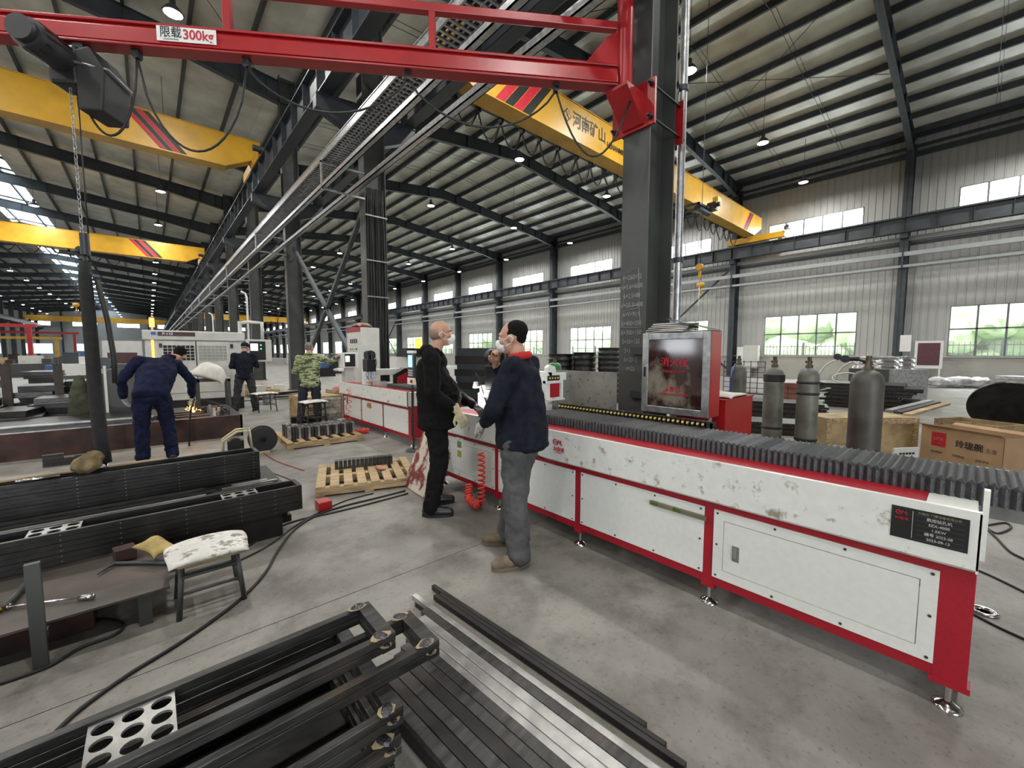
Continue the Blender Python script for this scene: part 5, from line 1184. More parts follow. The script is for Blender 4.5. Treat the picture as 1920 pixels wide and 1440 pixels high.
# man with red collar
person('dark haired man in navy jacket with red collar, grey jeans and tan work shoes', (2.0, 2.16, 0), rz_of(-.46, .89), dict(
    pelvis=(0,0,.93), chest=(0,0,1.26), neck=(0,.02,1.46), head=(.0,.07,1.605), head_rot=(-.12, 0, .1),
    shL=(-.19,.0,1.40), elL=(-.27,.11,1.12), wrL=(.03,.31,.96), shR=(.19,.0,1.40), elR=(.26,.20,1.20), wrR=(.13,.26,1.42),
    hipL=(-.10,0,.87), knL=(-.13,.0,.49), anL=(-.16,-.03,.09), hipR=(.10,0,.87), knR=(.13,.09,.49), anR=(.12,.17,.09), toeL=-.75, toeR=-.4),
    dict(trousers=M_JEANS, jacket=M_NAVY, collar=mat('red_collar_cloth', (.55,.02,.02), .85), torso=[(0,.22,.195,-.01), (.3,.21,.18,.0), (.7,.215,.16,0), (1,.175,.12,0)], drop=.08, arm=.08, leg=1.15, shoe=M_TAN, sole=M_TANS, hair=M_HAIR, mask=1, hem=.086, sleeveR=.75,
         handL=('glove', M_GLOVE2, (.3,.8,-.5), (.8,.0,-.6), 1.12, .8), handR=('hand', M_SKIN, (-.4,-.15,.85), (-.5,-.7,-.2), 1.0, 1.1)))
# stooping man at the welding table
person('stooping man in navy work suit cutting steel at the welding table', (.04, 7.45, 0), rz_of(-.05, 1), dict(
    pelvis=(-.05,-.08,.96), chest=(.06,.20,1.27), neck=(.19,.36,1.42), head=(.31,.46,1.46), head_rot=(-.75, .35, -.3), right=(1,0,-.1),
    shL=(-.15,.26,1.39), elL=(-.34,.18,1.12), wrL=(-.32,.32,.88), shR=(.27,.28,1.33), elR=(.44,.42,1.07), wrR=(.46,.72,.80),
    hipL=(-.15,-.05,.88), knL=(-.17,0,.48), anL=(-.18,-.05,.09), hipR=(.06,-.05,.88), knR=(.11,.05,.48), anR=(.13,-.03,.09)),
    dict(trousers=M_WORK, jacket=M_WORK, torso=[(0,.20,.15,0), (.3,.205,.16,0), (.7,.225,.155,0), (1,.19,.12,0)], drop=.05, shoe=M_BSHOE, sole=M_BLACK, hair=M_HAIR, collar=M_WORK,
         handL=('glove', M_GLOVE2, (.1,.3,-.9), (.8,.3,0), 1.05, .7), handR=('glove', M_GLOVE, (.15,.7,-.7), (-.6,.1,-.5), 1.15, .9)))
tt = thing('cutting_torch', 'cutting torch held by the stooping man over the welding table', 'torch', (0,0,0)); MB().tube([(.50, 8.12, .78), (.52, 8.35, .68), (.53, 8.7, .54), (.525, 8.82, .51)], .014, 8).build('torch_body', M_CHROME, tt); MB().tube([(.50, 8.12, .78), (.44, 8.1, .6), (.42, 8.3, .3), (.4, 8.2, .02)], .012, 8).build('gas_hose', M_RUB, tt)
# camouflage jacket man reaching to the console
person('grey haired man in a camouflage jacket reaching out to the white console', (2.50, 9.28, 0), rz_of(.28, .96), dict(
    pelvis=(0,0,.90), chest=(.0,.04,1.24), neck=(.0,.06,1.45), head=(.02,.10,1.59), head_rot=(-.1, 0, -.35),
    shL=(-.19,.03,1.38), elL=(-.27,.05,1.10), wrL=(-.2,.28,1.02), shR=(.20,.05,1.39), elR=(.42,.15,1.30), wrR=(.58,.05,1.42),
    hipL=(-.11,0,.86), knL=(-.15,.04,.48), anL=(-.2,-.02,.09), hipR=(.11,0,.86), knR=(.12,.04,.48), anR=(.14,.0,.09), toeL=-.2, toeR=.2),
    dict(trousers=mat('dark_navy_trousers', (.015,.018,.03), .9), jacket=M_CAMO, torso=[(0,.205,.15,0), (.4,.20,.15,0), (.75,.215,.145,0), (1,.17,.11,0)], drop=.08, shoe=M_BSHOE, sole=M_BLACK, hair=M_GREYH, collar=M_CAMO,
         handL=('glove', M_GLOVE2, (.2,.9,-.3), (.8,0,-.4), 1, .6), handR=('glove', mat('pinkish_glove', (.5,.22,.2), .8), (.85,.1,.3), (0,.5,-.8), 1, .5)))
# capped man at the machining centre
person('man in dark cap and navy suit standing at the enclosed machine panel', (1.80, 12.38, 0), rz_of(.15, 1), dict(
    pelvis=(0,0,.95), chest=(.0,.02,1.30), neck=(.01,.05,1.50), head=(.04,.11,1.63), head_rot=(-.35, 0, -.45),
    shL=(-.2,.01,1.43), elL=(-.27,-.02,1.15), wrL=(-.14,.24,1.1), shR=(.2,.01,1.43), elR=(.29,.03,1.16), wrR=(.2,.28,1.18),
    hipL=(-.11,0,.90), knL=(-.17,.02,.50), anL=(-.22,-.02,.09), hipR=(.11,0,.90), knR=(.16,.02,.50), anR=(.2,-.02,.09), toeL=-.3, toeR=.3),
    dict(trousers=mat('dark_grey_trousers', (.025,.027,.032), .9), jacket=M_NAVY, torso=[(0,.19,.14,0), (.4,.19,.14,0), (.75,.215,.14,0), (1,.17,.11,0)], drop=.08, shoe=M_BSHOE, sole=M_BLACK, cap=M_NAVY, hair=M_GREYH,
         handL=('hand', M_SKIN, (.5,.8,.1), (.3,-.3,-.8), 1, .6), handR=('hand', M_SKIN, (-.2,.9,.2), (-.3,-.3,-.8), 1, .6)))

# ================================================================= RIGHT SIDE STOCK
def at2(px, q):
    l = (px-960)/FPX*q; return Vector((.6618*q+.7497*l, .7497*q-.6618*l, 0))
M_CYL = mat('grey_green_cylinder_paint', (.20,.21,.17), .5, .1, .25, 4, .1, dirt=((.08,.07,.055), 3, .5, .75))
def gas(x, y, label, h=1.28, r=.11, m=M_CYL, band=(), col='collar', valve=True):
    t = thing('gas_cylinder', label, 'gas cylinder', (x, y, 0))
    MB().lathe((0,0,0), [(r*.95,0), (r,.02), (r,h-.09), (r*.97,h-.05), (r*.86,h-.01), (r*.66,h+.018), (r*.4,h+.032), (.04,h+.038)], 24).build('body', m, t)
    MB().lathe((0,0,h+.03), [(.038,0), (.04,.04), (.028,.045), (.026,.09), (.012,.10)], 14).cyl((0,-.03,h+.11), (0,.04,h+.11), .014, n=8).cyl((0,0,h+.12), (0,0,h+.17), .022, n=10).build('valve', mat('dull_brass_valve', (.10,.075,.05), .5, .4), t)
    for z in band: MB().lathe((0,0,z), [(r+.001,0), (r+.008,.008), (r+.008,.022), (r+.001,.03)], 24).build('rubber_ring', M_RUB, t)
    return t
gas(6.75, 2.40, 'grey gas cylinder with blue hose, partly behind the red box', band=(.6,))
gas(5.83, 1.66, 'grey-green gas cylinder with a dark collar below its shoulder', band=(.55, 1.14, 1.16, 1.18, 1.2))
gas(5.86, 1.31, 'pale grey gas cylinder with two black rubber rings near top', band=(.45, 1.0, 1.13))
gas(4.98, .66, 'large dark brown-grey gas cylinder nearest the black bellows', h=1.30, r=.125, m=mat('dark_cylinder_paint', (.085,.08,.07), .5, .1, .25, 5, .1))
g = at2(1040, 9.0); gas(g.x, g.y, 'bright green gas cylinder seen right of the red-collared man', h=1.25, r=.15, m=mat('green_cylinder_paint', (.05,.25,.08), .35))
o = MB().tube([(6.66, 2.42, 1.33), (6.6, 2.45, 1.1), (6.62, 2.46, .6), (6.6, 2.5, .03)], .012, 8).build('gas_hose', mat('blue_hose', (.03,.08,.4), .4), None); tag(o, 'blue hose running down the gas cylinder behind the red box', 'hose')
reg = thing('gas_regulator', 'dark gas regulator with gauges on the large nearest cylinder', 'regulator', (4.95, .72, 1.44))
MB().cyl((0,0,0), (0,.14,.0), .02, n=10).cyl((0,.1,0), (-.04,.1,.0), .035, n=12).cyl((0,.16,.02), (-.04,.16,.02), .03, n=12).cyl((0,.03,-.0), (.03,-.06,-.03), .012, n=8).build('body', M_BLACK, reg)
def slabbox(mb, A, B, dep, z0, z1):
    d = (B-A).normalized(); n = Vector((-d.y, d.x, 0)); 
    if n.x < 0: n = -n
    P = [A, B, B+n*dep, A+n*dep]; return mb.add([(p.x,p.y,z0) for p in P]+[(p.x,p.y,z1) for p in P], [(0,3,2,1),(4,5,6,7),(0,1,5,4),(1,2,6,5),(2,3,7,6),(3,0,4,7)]), d, n
def obx(name, A, B, dep, z0, z1, m, parent=None, **t):
    mb, d, n = slabbox(MB(), A, B, dep, z0, z1); return mb.build(name, m, parent, **t)
# cardboard box, open, with print
A, B = at2(1738, 5.5), at2(1897, 4.6); d = (B-A).normalized(); n = Vector((-d.y, d.x, 0)); n = n if n.x > 0 else -n
cbx = thing('cardboard_box', 'large open brown cardboard box with red square logo and black lettering', 'box', tuple(A)); r = lambda v: v-A
T = .006
def wall(P, Q, z0, z1, name, m=M_CARD, parent=cbx):
    dd = (Q-P).normalized(); nn = Vector((-dd.y, dd.x, 0))*T
    P, Q = P-A, Q-A
    MB().add([(P.x,P.y,z0),(Q.x,Q.y,z0),(Q.x+nn.x,Q.y+nn.y,z0),(P.x+nn.x,P.y+nn.y,z0),(P.x,P.y,z1),(Q.x,Q.y,z1),(Q.x+nn.x,Q.y+nn.y,z1),(P.x+nn.x,P.y+nn.y,z1)], [(0,3,2,1),(4,5,6,7),(0,1,5,4),(1,2,6,5),(2,3,7,6),(3,0,4,7)]).build(name, m, parent)
D_ = .42; h = .52
wall(A, B, 0, h, 'side'); wall(A+n*D_, B+n*D_, 0, h, 'side'); wall(A, A+n*D_, 0, h, 'side'); wall(B, B+n*D_, 0, h, 'side')
MB().add([tuple(r(A)+Vector((0,0,.01))), tuple(r(B)+Vector((0,0,.01))), tuple(r(B+n*D_)+Vector((0,0,.01))), tuple(r(A+n*D_)+Vector((0,0,.01)))], [(0,1,2,3)]).build('bottom', M_CARD, cbx)
for (P, Q, o_) in ((A, B, -n), (A+n*D_, B+n*D_, n)):
    P_, Q_ = r(P), r(Q); w_ = o_*.05; MB().add([(P_.x,P_.y,h), (Q_.x,Q_.y,h), (Q_.x+w_.x+d.x*-.03,Q_.y+w_.y,h+.03), (P_.x+w_.x+d.x*.03,P_.y+w_.y,h+.03), (P_.x,P_.y,h+T), (Q_.x,Q_.y,h+T), (Q_.x+w_.x+d.x*-.03,Q_.y+w_.y,h+.03+T), (P_.x+w_.x+d.x*.03,P_.y+w_.y,h+.03+T)], [(0,3,2,1),(4,5,6,7),(0,1,5,4),(1,2,6,5),(2,3,7,6),(3,0,4,7)]).build('flap', M_CARD, cbx)
ang = math.atan2(d.y, d.x); L_ = (B-A).length
def onface(u, z, e=.003): v = d*u-n*e; return (v.x, v.y, z)
lgm = MB().obox(onface(L_*.24, .37), (.17, .002, .18), (0,0,ang)).build('logo_square', M_REDINK, cbx)
text('LITX', .055, M_CARD, cbx, onface(L_*.24, .375, .006), (PI/2, 0, ang)); text('www', .02, M_CARD, cbx, onface(L_*.26, .325, .006), (PI/2,0,ang))
text('玲珑碗', .10, M_INK, cbx, onface(L_*.62, .35, .004), (PI/2, 0, ang), bold=.01); text('五金', .06, mat('faded_ink', (.2,.14,.1), .6), cbx, onface(L_*.87, .34, .004), (PI/2, 0, ang))
for i, s_ in enumerate(['优质钢材', '无铅釉面', '品质保证']): text(s_, .035, MATS['faded_ink'], cbx, onface(L_*(.22+.28*i), .2, .004), (PI/2, 0, ang))
# plywood crates
def crate(name, A, B, dep, h, lab, open_=False):
    t = thing(name, lab, 'crate', (0,0,0)); mb, d, n = slabbox(MB(), A, B, dep, .04, h)
    if not open_: mb.build('body', M_OLDW, t)
    else:
        for (P, Q) in ((A, B), (A+n*dep, B+n*dep), (A, A+n*dep), (B, B+n*dep)):
            m2, dd, nn = slabbox(MB(), P, Q, .018, .04, h); m2.build('panel', M_OLDW, t)
    for (P, e) in ((A, d), (B, -d), (A+(B-A)*.5, d)):
        for dn, s in ((0, -1), (dep, 1)):
            c = P+n*dn+n*s*.012+e*.03; MB().obox((c.x, c.y, h/2), (.07, .022, h), (0,0,math.atan2(d.y, d.x))).build('batten', M_WOOD, t)
    for z in (.05, h-.05):
        c = (A+B)/2-n*.014; MB().obox((c.x, c.y, z), ((B-A).length, .02, .06), (0,0,math.atan2(d.y, d.x))).build('batten', M_WOOD, t)
    for dn in (.05, dep-.05):
        c = (A+B)/2+n*dn; MB().obox((c.x, c.y, .02), ((B-A).length, .08, .04), (0,0,math.atan2(d.y, d.x))).build('skid', M_WOOD, t)
    return t, d, n
ct, cd_, cn_ = crate('plywood_crate', at2(1556, 5.7), at2(1728, 5.75), .5, .58, 'pale plywood crate behind the large gas cylinder, left of cardboard box')
crate('open_crate', at2(1762, 6.7), at2(1885, 5.95), .55, .42, 'open wooden crate standing behind the cardboard box', True)
for i, (pa, qa, pb, qb, z, m) in enumerate(((1672, 6.3, 1748, 7.1, .64, M_GALV), (1690, 6.1, 1762, 6.9, .64, M_MILL), (1708, 5.9, 1780, 6.7, .64, M_OLDW))):
    a, b = at2(pa, qa), at2(pb, qb); tag(MB().bar((a.x, a.y, z-.04), (b.x, b.y, z+.02), .1, .03).build('long_board', m, None), '%s lying across the plywood crate' % ['galvanised channel, nearest the cylinder,', 'dark steel channel, middle one,', 'wooden board, outermost one,'][i], 'board')
sb = thing('slotted_panel', 'pale grey slotted metal panel leaning left of the cardboard box', 'panel', tuple(at2(1688, 4.9)))
q0, q1 = Vector((0,0,0)), at2(1735, 4.95)-at2(1688, 4.9)
m2, dd, nn = slabbox(MB(), q0, q1, .02, 0, .34); m2.build('sheet', M_GREY, sb)
for k in range(2):
    for i in range(5): c = q1*(.25+.13*i)-nn*.002; MB().obox((c.x, c.y, .27-.1*k), (.03, .006, .025), (0,0,math.atan2(dd.y, dd.x))).build('slot', M_BLACK, sb)
bt = thing('water_bottle', 'clear plastic water bottle with blue cap behind the bellows', 'bottle', tuple(at2(1601, 4.2))+() if False else (at2(1601, 4.2).x, at2(1601, 4.2).y, .5))
MB().lathe((0,0,0), [(.032,0), (.033,.01), (.033,.13), (.028,.16), (.014,.19), (.013,.2)], 16).build('bottle', mat('clear_plastic', (.7,.8,.9), .08, trans=.8, alpha=.5), bt); MB().cyl((0,0,.2), (0,0,.225), .015, n=12).build('cap', mat('blue_cap', (.1,.2,.7), .4), bt)
tag(MB().box((at2(1601,4.2).x-.15, at2(1601,4.2).y-.15, 0), (at2(1601,4.2).x+.15, at2(1601,4.2).y+.15, .5)).build('tool_chest', M_STEEL, None), 'dark tool chest under the water bottle, hidden behind the machine', 'chest')
# layered plates on the floor
def pile(A, B, dep, n_, th, lab_fn, grp, m=(M_MILLD, M_MILL), jit=.12, z0=.0, name='steel_plate', cat='plate', base=True):
    z = z0; L = (B-A).length; d = (B-A).normalized()
    for i in range(n_):
        t_ = th*random.uniform(.6, 1.3); a = A+d*random.uniform(-jit, jit)*L; b = B+d*random.uniform(-jit, jit)*L
        o = obx(name, a, b, dep*random.uniform(.85, 1.05), z, z+t_, m[i % len(m)]); tag(o, lab_fn(i, n_), cat, grp); z += t_+.001
ORD = ['lowest', 'second', 'third', 'fourth', 'fifth', 'sixth', 'seventh', 'eighth', 'ninth', 'tenth', 'eleventh', 'twelfth', 'thirteenth', 'fourteenth']
pile(at2(1545, 11.5), at2(1712, 10.2), 1.4, 13, .05, lambda i, n: '%s plate up in the ragged dark steel stack behind the large cylinder' % ORD[i], 'ragged steel stack', jit=.14)
pile(at2(1395, 9.5), at2(1560, 8.6), .9, 7, .05, lambda i, n: '%s sheet up in the low pile between the two pale cylinders' % ORD[i], 'low steel pile', jit=.1)
pile(at2(1400, 7.6), at2(1580, 7.0), .8, 6, .04, lambda i, n: '%s flat piece up in the scrap pile just behind the cylinders' % ORD[i], 'scrap pile behind cylinders', jit=.16)
pile(at2(1735, 21.2), at2(1853, 19.3), 1.2, 8, .17, lambda i, n: '%s layer of black section steel stacked against the wall between columns' % ORD[i], 'black steel by the wall', jit=.03, m=(M_STEEL, M_BLACK))
pile(at2(1880, 19.3), at2(1990, 17.5), 1.0, 4, .17, lambda i, n: '%s layer of the long black steel stack at the right edge' % ORD[i], 'black steel at the right edge', jit=.02, m=(M_STEEL,))
pile(at2(1868, 17), at2(1990, 15), .9, 5, .11, lambda i, n: '%s bundle of bright tubes on timber at the right edge' % ORD[i], 'tube bundles at the right edge', jit=.02, m=(M_GALV, M_BRIGHT), z0=.12)
obx('timber_bearer', at2(1865, 16.6), at2(1990, 14.7), .9, 0, .11, M_WOOD, label='pale timber bearer under the tube bundles at the right edge', cat='timber')
tag(blob('wrapped_bundle', [('b', (0,0,.2), (2.0,.6,.28), (0,0,0)), ('e', (-.8,0,.3), (.3,.35,.16), (0,0,0)), ('e', (0,0,.32), (.6,.35,.15), (0,0,0)), ('e', (.8,0,.3), (.3,.35,.16), (0,0,0))], mat('white_film', (.75,.76,.78), .25, 0, .2, 6, .4), None, .05, 2, (at2(1800, 17.6).x, at2(1800, 17.6).y, 0), (0,0,math.atan2(-.75,.66)), disp=.12, dscale=.2), 'white film wrapped bundle lying on floor before black steel stack', 'bundle')
dk = thing('round_disc', 'big dark round steel disc leaning at the right edge of view', 'disc', (at2(1895, 7.4).x, at2(1895, 7.4).y, 0))
MB().cyl((0,0,.5), (.05,.0,.52), .50, n=40).build('disc', M_MILLD, dk)
MB().box((.1,-.4,0), (.3,.4,.2)).build('chock', M_OLDW, dk)
# shiny ring stack and arcs
def rings(px, q, r, n_, dz, lab, cat, m, tube_r=.04, z0=.05, grp=None, name='steel_ring'):
    c = at2(px, q); me = None
    for i in range(n_):
        if me is None: me = MB().lathe((0,0,0), [(r-.06,0), (r,0), (r,.02), (r-.02,.03), (r-.02,dz-.03), (r,dz-.02), (r,dz-.002), (r-.06,dz-.002), (r-.06,0)], 28).mesh(name); me.materials.append(m)
        o = link(name, me, None, None, (c.x, c.y, z0+dz*i)); tag(o, '%s ring up in %s' % (ORD[i], lab), cat, grp or lab)
rings(1640, 16.5, .72, 6, .22, 'the shiny ring stack behind the large gas cylinder', 'ring', mat('shiny_galv', (.7,.7,.72), .18, .95, .1, 5), z0=.0)
rings(1683, 17.5, .55, 7, .19, 'the narrower shiny ring stack beside the wall column', 'ring', MATS['shiny_galv'], z0=.0)
rings(1142, 12.3, .34, 9, .155, 'the tall black ring stack touching the main column', 'ring', M_BLACK, z0=.25)
rings(1096, 12.8, .36, 7, .18, 'the black ring stack second from the main column', 'ring', M_BLACK, z0=.25)
rings(1052, 13.2, .42, 7, .18, 'the black ring stack third from the main column', 'ring', M_BLACK, z0=.2)
for px, q, w_ in ((1142, 12.3, .4), (1096, 12.8, .42), (1052, 13.2, .48)):
    c = at2(px, q); tag(MB().box((c.x-w_, c.y-w_*.6, 0), (c.x+w_*.8, c.y+w_*.6, .249 if px > 1060 else .199)).build('plinth_block', M_STEEL, None), 'dark block under a black ring stack, at %s' % {1142: 'the main column', 1096: 'the second stack', 1052: 'the third stack'}[px], 'block')
pile(at2(855, 11.6), at2(925, 11.0), 1.4, 8, .19, lambda i, n: '%s layer of the black duct stack seen between the two talking men' % ORD[i], 'black duct stack between the men', jit=.05, m=(M_BLACK, M_STEEL))
hp = at2(1450, 14.5)
ra = thing('curved_strip', 'grey curved metal strip arching over low stock near the wall', 'strip', (at2(1580, 15.5).x, at2(1580, 15.5).y, 0))
mb = MB(); mb.tube([(0, .75*math.cos(a), .9*math.sin(a)+.35) for a in [PI*k/14 for k in range(15)]], .03, 6); mb.build('arc', M_GREY, ra); mb = MB(); mb.tube([(.2, -.5+.75*math.cos(a), .85*math.sin(a)+.35) for a in [PI*k/14 for k in range(15)]], .03, 6); mb.build('arc', M_GREY, ra)
MB().box((-.1, -1.3, 0), (.3, .8, .36)).build('foot_plate', M_STEEL, ra)
hr = thing('flat_ring', 'grey hoop leaning on the ragged steel stack, left of large cylinder', 'hoop', (at2(1590, 11.3).x, at2(1590, 11.3).y, .78))
mb = MB(); mb.tube([(.16*math.sin(a), .33*math.cos(a), .13*math.sin(a)+.02) for a in [2*PI*k/28 for k in range(29)]], .016, 6); mb.build('hoop', M_GREY, hr)
bb = thing('storage_box', 'dark grey open storage box behind the large gas cylinder', 'box', (0,0,0)); obx('body', at2(1592, 13.5), at2(1668, 12.5), .8, 0, .98, M_COLM, bb); obx('pale_end', at2(1668, 12.5), at2(1680, 12.2), .8, 0, 1.0, M_GALV, bb)
rk = thing('wire_rack', 'dark wire rack on the floor behind the leftmost gas cylinder', 'rack', (at2(1395, 15).x, at2(1395, 15).y, 0)); mb = MB()
for i in range(7): mb.box((-.02, -.7+.23*i, 0), (0, -.68+.23*i, 1.2)).box((-.02, -.7, .02+.19*i), (0, .7, .04+.19*i))
mb.build('grid', M_STEEL, rk, kind='stuff'); MB().box((.0,-.7,0), (.5,.7,.04)).build('base', M_STEEL, rk)
pl = at2(1403, 9.3)
bx = thing('brick_pallet', 'small red-brown brick bundle on the floor between the pale cylinders', 'bricks', (at2(1475, 11).x, at2(1475, 11).y, 0))
for i in range(5):
    for j in range(3): MB().box((-.15, -.3+.21*j, .14*i), (.15, -.1+.21*j, .14*i+.13)).build('brick', mat('brick_red', (.25,.1,.07), .8), bx)
# wall items
wb = thing('wall_switch_box', 'white electrical box fixed to the wall beside the brace column', 'electrical box', (XW-.55, 9.6, 0))
MB().box((0, -.7, .55), (.35, .1, 1.95)).build('body', M_GREY, wb); MB().box((-.0, .12, .55), (.35, .5, 1.85)).build('body', M_SIGN, wb); MB().box((.1, -.3, 0), (.3, .1, .55)).build('stand', M_GREY, wb)
nb = thing('notice_board', 'dark red notice board in a pale frame leaning near the wall column', 'board', (XW-.9, 1.5, 0))
MB().box((0, -.45, .75), (.05, .5, 2.05)).build('frame', M_SIGN, nb); MB().box((-.01, -.35, .9), (0, .4, 1.95)).build('panel', mat('maroon', (.12,.04,.05), .5), nb); [MB().box((.0, y, 0), (.03, y+.06, .75)).build('leg', M_SIGN, nb) for y in (-.4, .4)]
tag(MB().box((XW-.79, 2.15, 1.55), (XW-.77, 2.55, 2.35)).build('notice_sheet', M_SIGN, None), 'white notice sheets fixed to the wall column beside notice board', 'notice')
hk = thing('chain_block', 'yellow chain block hanging on a long chain before the windowed wall', 'chain block', (at2(1306, 11.5).x, at2(1306, 11.5).y, 0))
MB().cyl((-.06,0,3.85), (.06,0,3.85), .09, n=14).box((-.03,-.03,3.55),(.03,.03,3.8)).build('block', M_YEL, hk); MB().tube([(0,0,3.9), (0,0,12.0)], .008, 5).build('rope', M_STEEL, hk); MB().tube([(0,0,3.6), (0,0,1.5)], .01, 5).build('chain', M_GALV, hk)
# right floor: ring, cables, mess
rg = thing('steel_washer', 'shiny steel ring lying on the floor at the right end of machine', 'ring', (3.55, -.11, 0)); MB().lathe((0,0,0), [(.03,0), (.06,0), (.062,.01), (.05,.014), (.03,.01), (.03,0)], 24).build('ring', M_CHROME, rg)
cable('floor_cable', smooth([(1850,985), (1885,980), (1895,990), (1870,1000), (1850,990), (1870,1010), (1895,1035), (1925,1050)]), .008, 'black looped cable on floor behind the right end of machine')
cable('floor_cable', smooth([(1836,1070), (1870,1085), (1925,1112)]), .007, 'black cable crossing the floor below the looped cable')
cable('floor_cable', smooth([(1826,1152), (1870,1175), (1925,1200)]), .007, 'brown cable on the floor beside the machine end leg')

# ================================================================= MID AND FAR LEFT
cn = thing('machining_centre', 'large cream white enclosed machine lettered P-110 behind the stooping man', 'machine', (-.07, 13, 0))
MB().box((0, 0, .32), (1.95, 1.6, 1.80)).build('enclosure', M_GREY, cn, bevel=.02); MB().box((-.04, -.05, 1.80), (2.0, 1.6, 2.03)).build('hood', M_GREY, cn, bevel=.02); MB().box((.02, .06, 0), (1.93, 1.5, .32)).build('base', M_BLACK, cn)
MB().box((.24, -.06, 1.9), (.95, -.05, 2.0)).build('name_stripe', mat('dark_maroon', (.06,.015,.02), .4), cn); text('P-110', .085, M_SIGN, cn, (.42, -.064, 1.95), (PI/2, 0, 0), bold=.02)
MB().box((.12, -.06, 1.92), (.21, -.052, 1.99)).build('badge', mat('blue_badge', (.03,.12,.5), .4), cn)
MB().box((.12, -.012, 1.15), (.16, 0, 1.8)).build('light_strip', mat('amber_strip', (1,.5,.1), .4, emit=(1,.4,.05), es=2.5), cn)
for (a, b, m) in ((.32, .95, mat('dark_window', (.03,.03,.03), .1)), (1.0, 1.62, mat('milky_window', (.4,.4,.36), .2))):
    dr = MB().box((a-.06, -.02, .5), (b+.02, 0, 1.78)).build('door', M_GREY, cn, bevel=.005)
    MB().box((a, -.024, 1.3), (b-.03, -.02, 1.68)).build('window', m, dr)
    mb = MB()
    for i in range(8): mb.box((a+(b-a-.03)*i/7-.006, -.03, 1.3), (a+(b-a-.03)*i/7+.006, -.022, 1.68))
    for j in range(6): mb.box((a, -.03, 1.3+.38*j/5-.006), (b-.03, -.022, 1.3+.38*j/5+.006))
    mb.build('grille', M_GREY, dr, kind='stuff')
for x in (.28, 1.7): MB().box((x-.03, -.04, 1.62), (x+.03, -.0, 1.72)).build('latch', M_BLACK, cn)
MB().cyl((.15, .3, 2.03), (.15, .3, 2.12), .02).build('lamp_stem', M_GREY, cn); MB().cyl((.15, .3, 2.12), (.15, .3, 2.34), .05, n=14).build('signal_lamp', mat('amber_lamp', (1,.4,.1), .4, emit=(1,.33,.04), es=4), cn)
MB().cyl((1.95, .3, 1.6), (1.95, .3, 2.35), .05, n=12).tube([(1.95,.3,2.3), (2.15,.2,2.33), (2.4,-.1,2.3), (2.4,-.1,1.85)], .045, 10).build('control_arm', M_GREY, cn)
cp = MB().box((2.0, -.16, 1.25), (2.6, -.04, 1.85)).build('control_panel', M_GREY, cn, bevel=.015); MB().box((2.08, -.165, 1.3), (2.45, -.16, 1.8)).build('dark_face', M_BLACK, cp); MB().box((2.1, -.17, 1.55), (2.27, -.165, 1.74)).build('screen', mat('white_screen', (.8,.85,.95), .3, emit=(.85,.9,1), es=1.2), cp)
for i in range(2): MB().cyl((2.34, -.18, 1.6+.1*i), (2.34, -.165, 1.6+.1*i), .022, n=10).build('key_lamp', mat('green_key', (.1,.5,.2), .4, emit=(.3,1,.5), es=.6), cp)
wc = thing('white_cabinet', 'pale cabinet adjoining the left end of the large enclosed machine', 'cabinet', (-.82, 13.5, 0)); MB().box((0, 0, 0), (.7, 1.2, 1.78)).build('body', M_GREY, wc); MB().box((.08, -.012, .4), (.6, 0, 1.5)).build('maroon_door', mat('maroon_door', (.08,.02,.02), .5), wc)
dr_ = thing('draped_stand', 'rusty steel stand holding a draped white sack behind the stooping man', 'stand', (.72, 10.95, 0))
for (x, y) in ((0,0), (.55,0), (0,.5), (.55,.5)): MB().box((x, y, 0), (x+.05, y+.05, .92)).build('leg', M_COLM, dr_)
MB().box((0,0,.87), (.6,.05,.92)).box((0,.5,.87), (.6,.55,.92)).build('rail', M_COLM, dr_); MB().bar((.05,.02,.5), (.55,.02,.3), .04).build('brace', M_MILL, dr_)
crumple('white_sack', (.62, .45, .3), mat('white_sack', (.66,.64,.6), .8, 0, .1, 8, .2), 14, None, (.95, 11.1, .95), (.25, .35, -.3), 14, .6, label='stained white sack draped over the steel stand', cat='sack')
# dark stock piles between table and far machines (left edge)
n_ = 0
PL = [((-1.75, 11.1), 'front pile nearest the sling, left side', 5), ((-1.42, 11.9), 'pile just left of the sling', 7), ((-2.4, 11.9), 'pile at the left edge of the picture', 6), ((-1.75, 13.0), 'second row pile at left', 8), ((-1.15, 13.3), 'tall second row pile beside the stake posts', 9), ((-2.9, 14.2), 'rear pile at the left edge', 9), ((-2.0, 15.3), 'rear pile behind the stake posts', 10), ((-2.25, 11.0), 'front pile at the picture edge', 3), ((-3.1, 15.8), 'outermost rear pile', 11), ((-1.3, 15.0), 'rear pile right of the posts', 10)]
for (x, y), lb, cnt in PL:
    z = .0
    for i in range(cnt):
        h = random.uniform(.075, .12); a = random.uniform(-.2, .2)
        tag(MB().box((-.26,-.5,0), (.26,.5,h)).build('steel_billet', (M_MILLD, M_MILL)[i % 3 == 0], None, (x+random.uniform(-.05,.05), y+random.uniform(-.06,.06), z), (0,0,a), bevel=.004), '%s bundle up in the dark steel %s' % (ORD[i], lb), 'steel bundle', 'steel bundles, ' + lb); z += h+.002
for i, x in enumerate((-2.75, -2.1, -1.42, -.75)):
    pz = thing('stake_post', '%s rusty stake post standing among the dark steel piles' % ['leftmost', 'second', 'third', 'rightmost'][i], 'post', (x, 12.4, 0)); MB().prism([(-.06,0), (.06,0), (.06,1.3), (.02,1.26), (0,1.3), (-.02,1.26), (-.06,1.3)], 1, -.05, .05).build('post', mat('rusty_stake', (.075,.06,.05), .7, .2, .3, 5), pz); MB().box((-.12,-.12,0), (.12,.12,.02)).build('foot', M_COLM, pz)
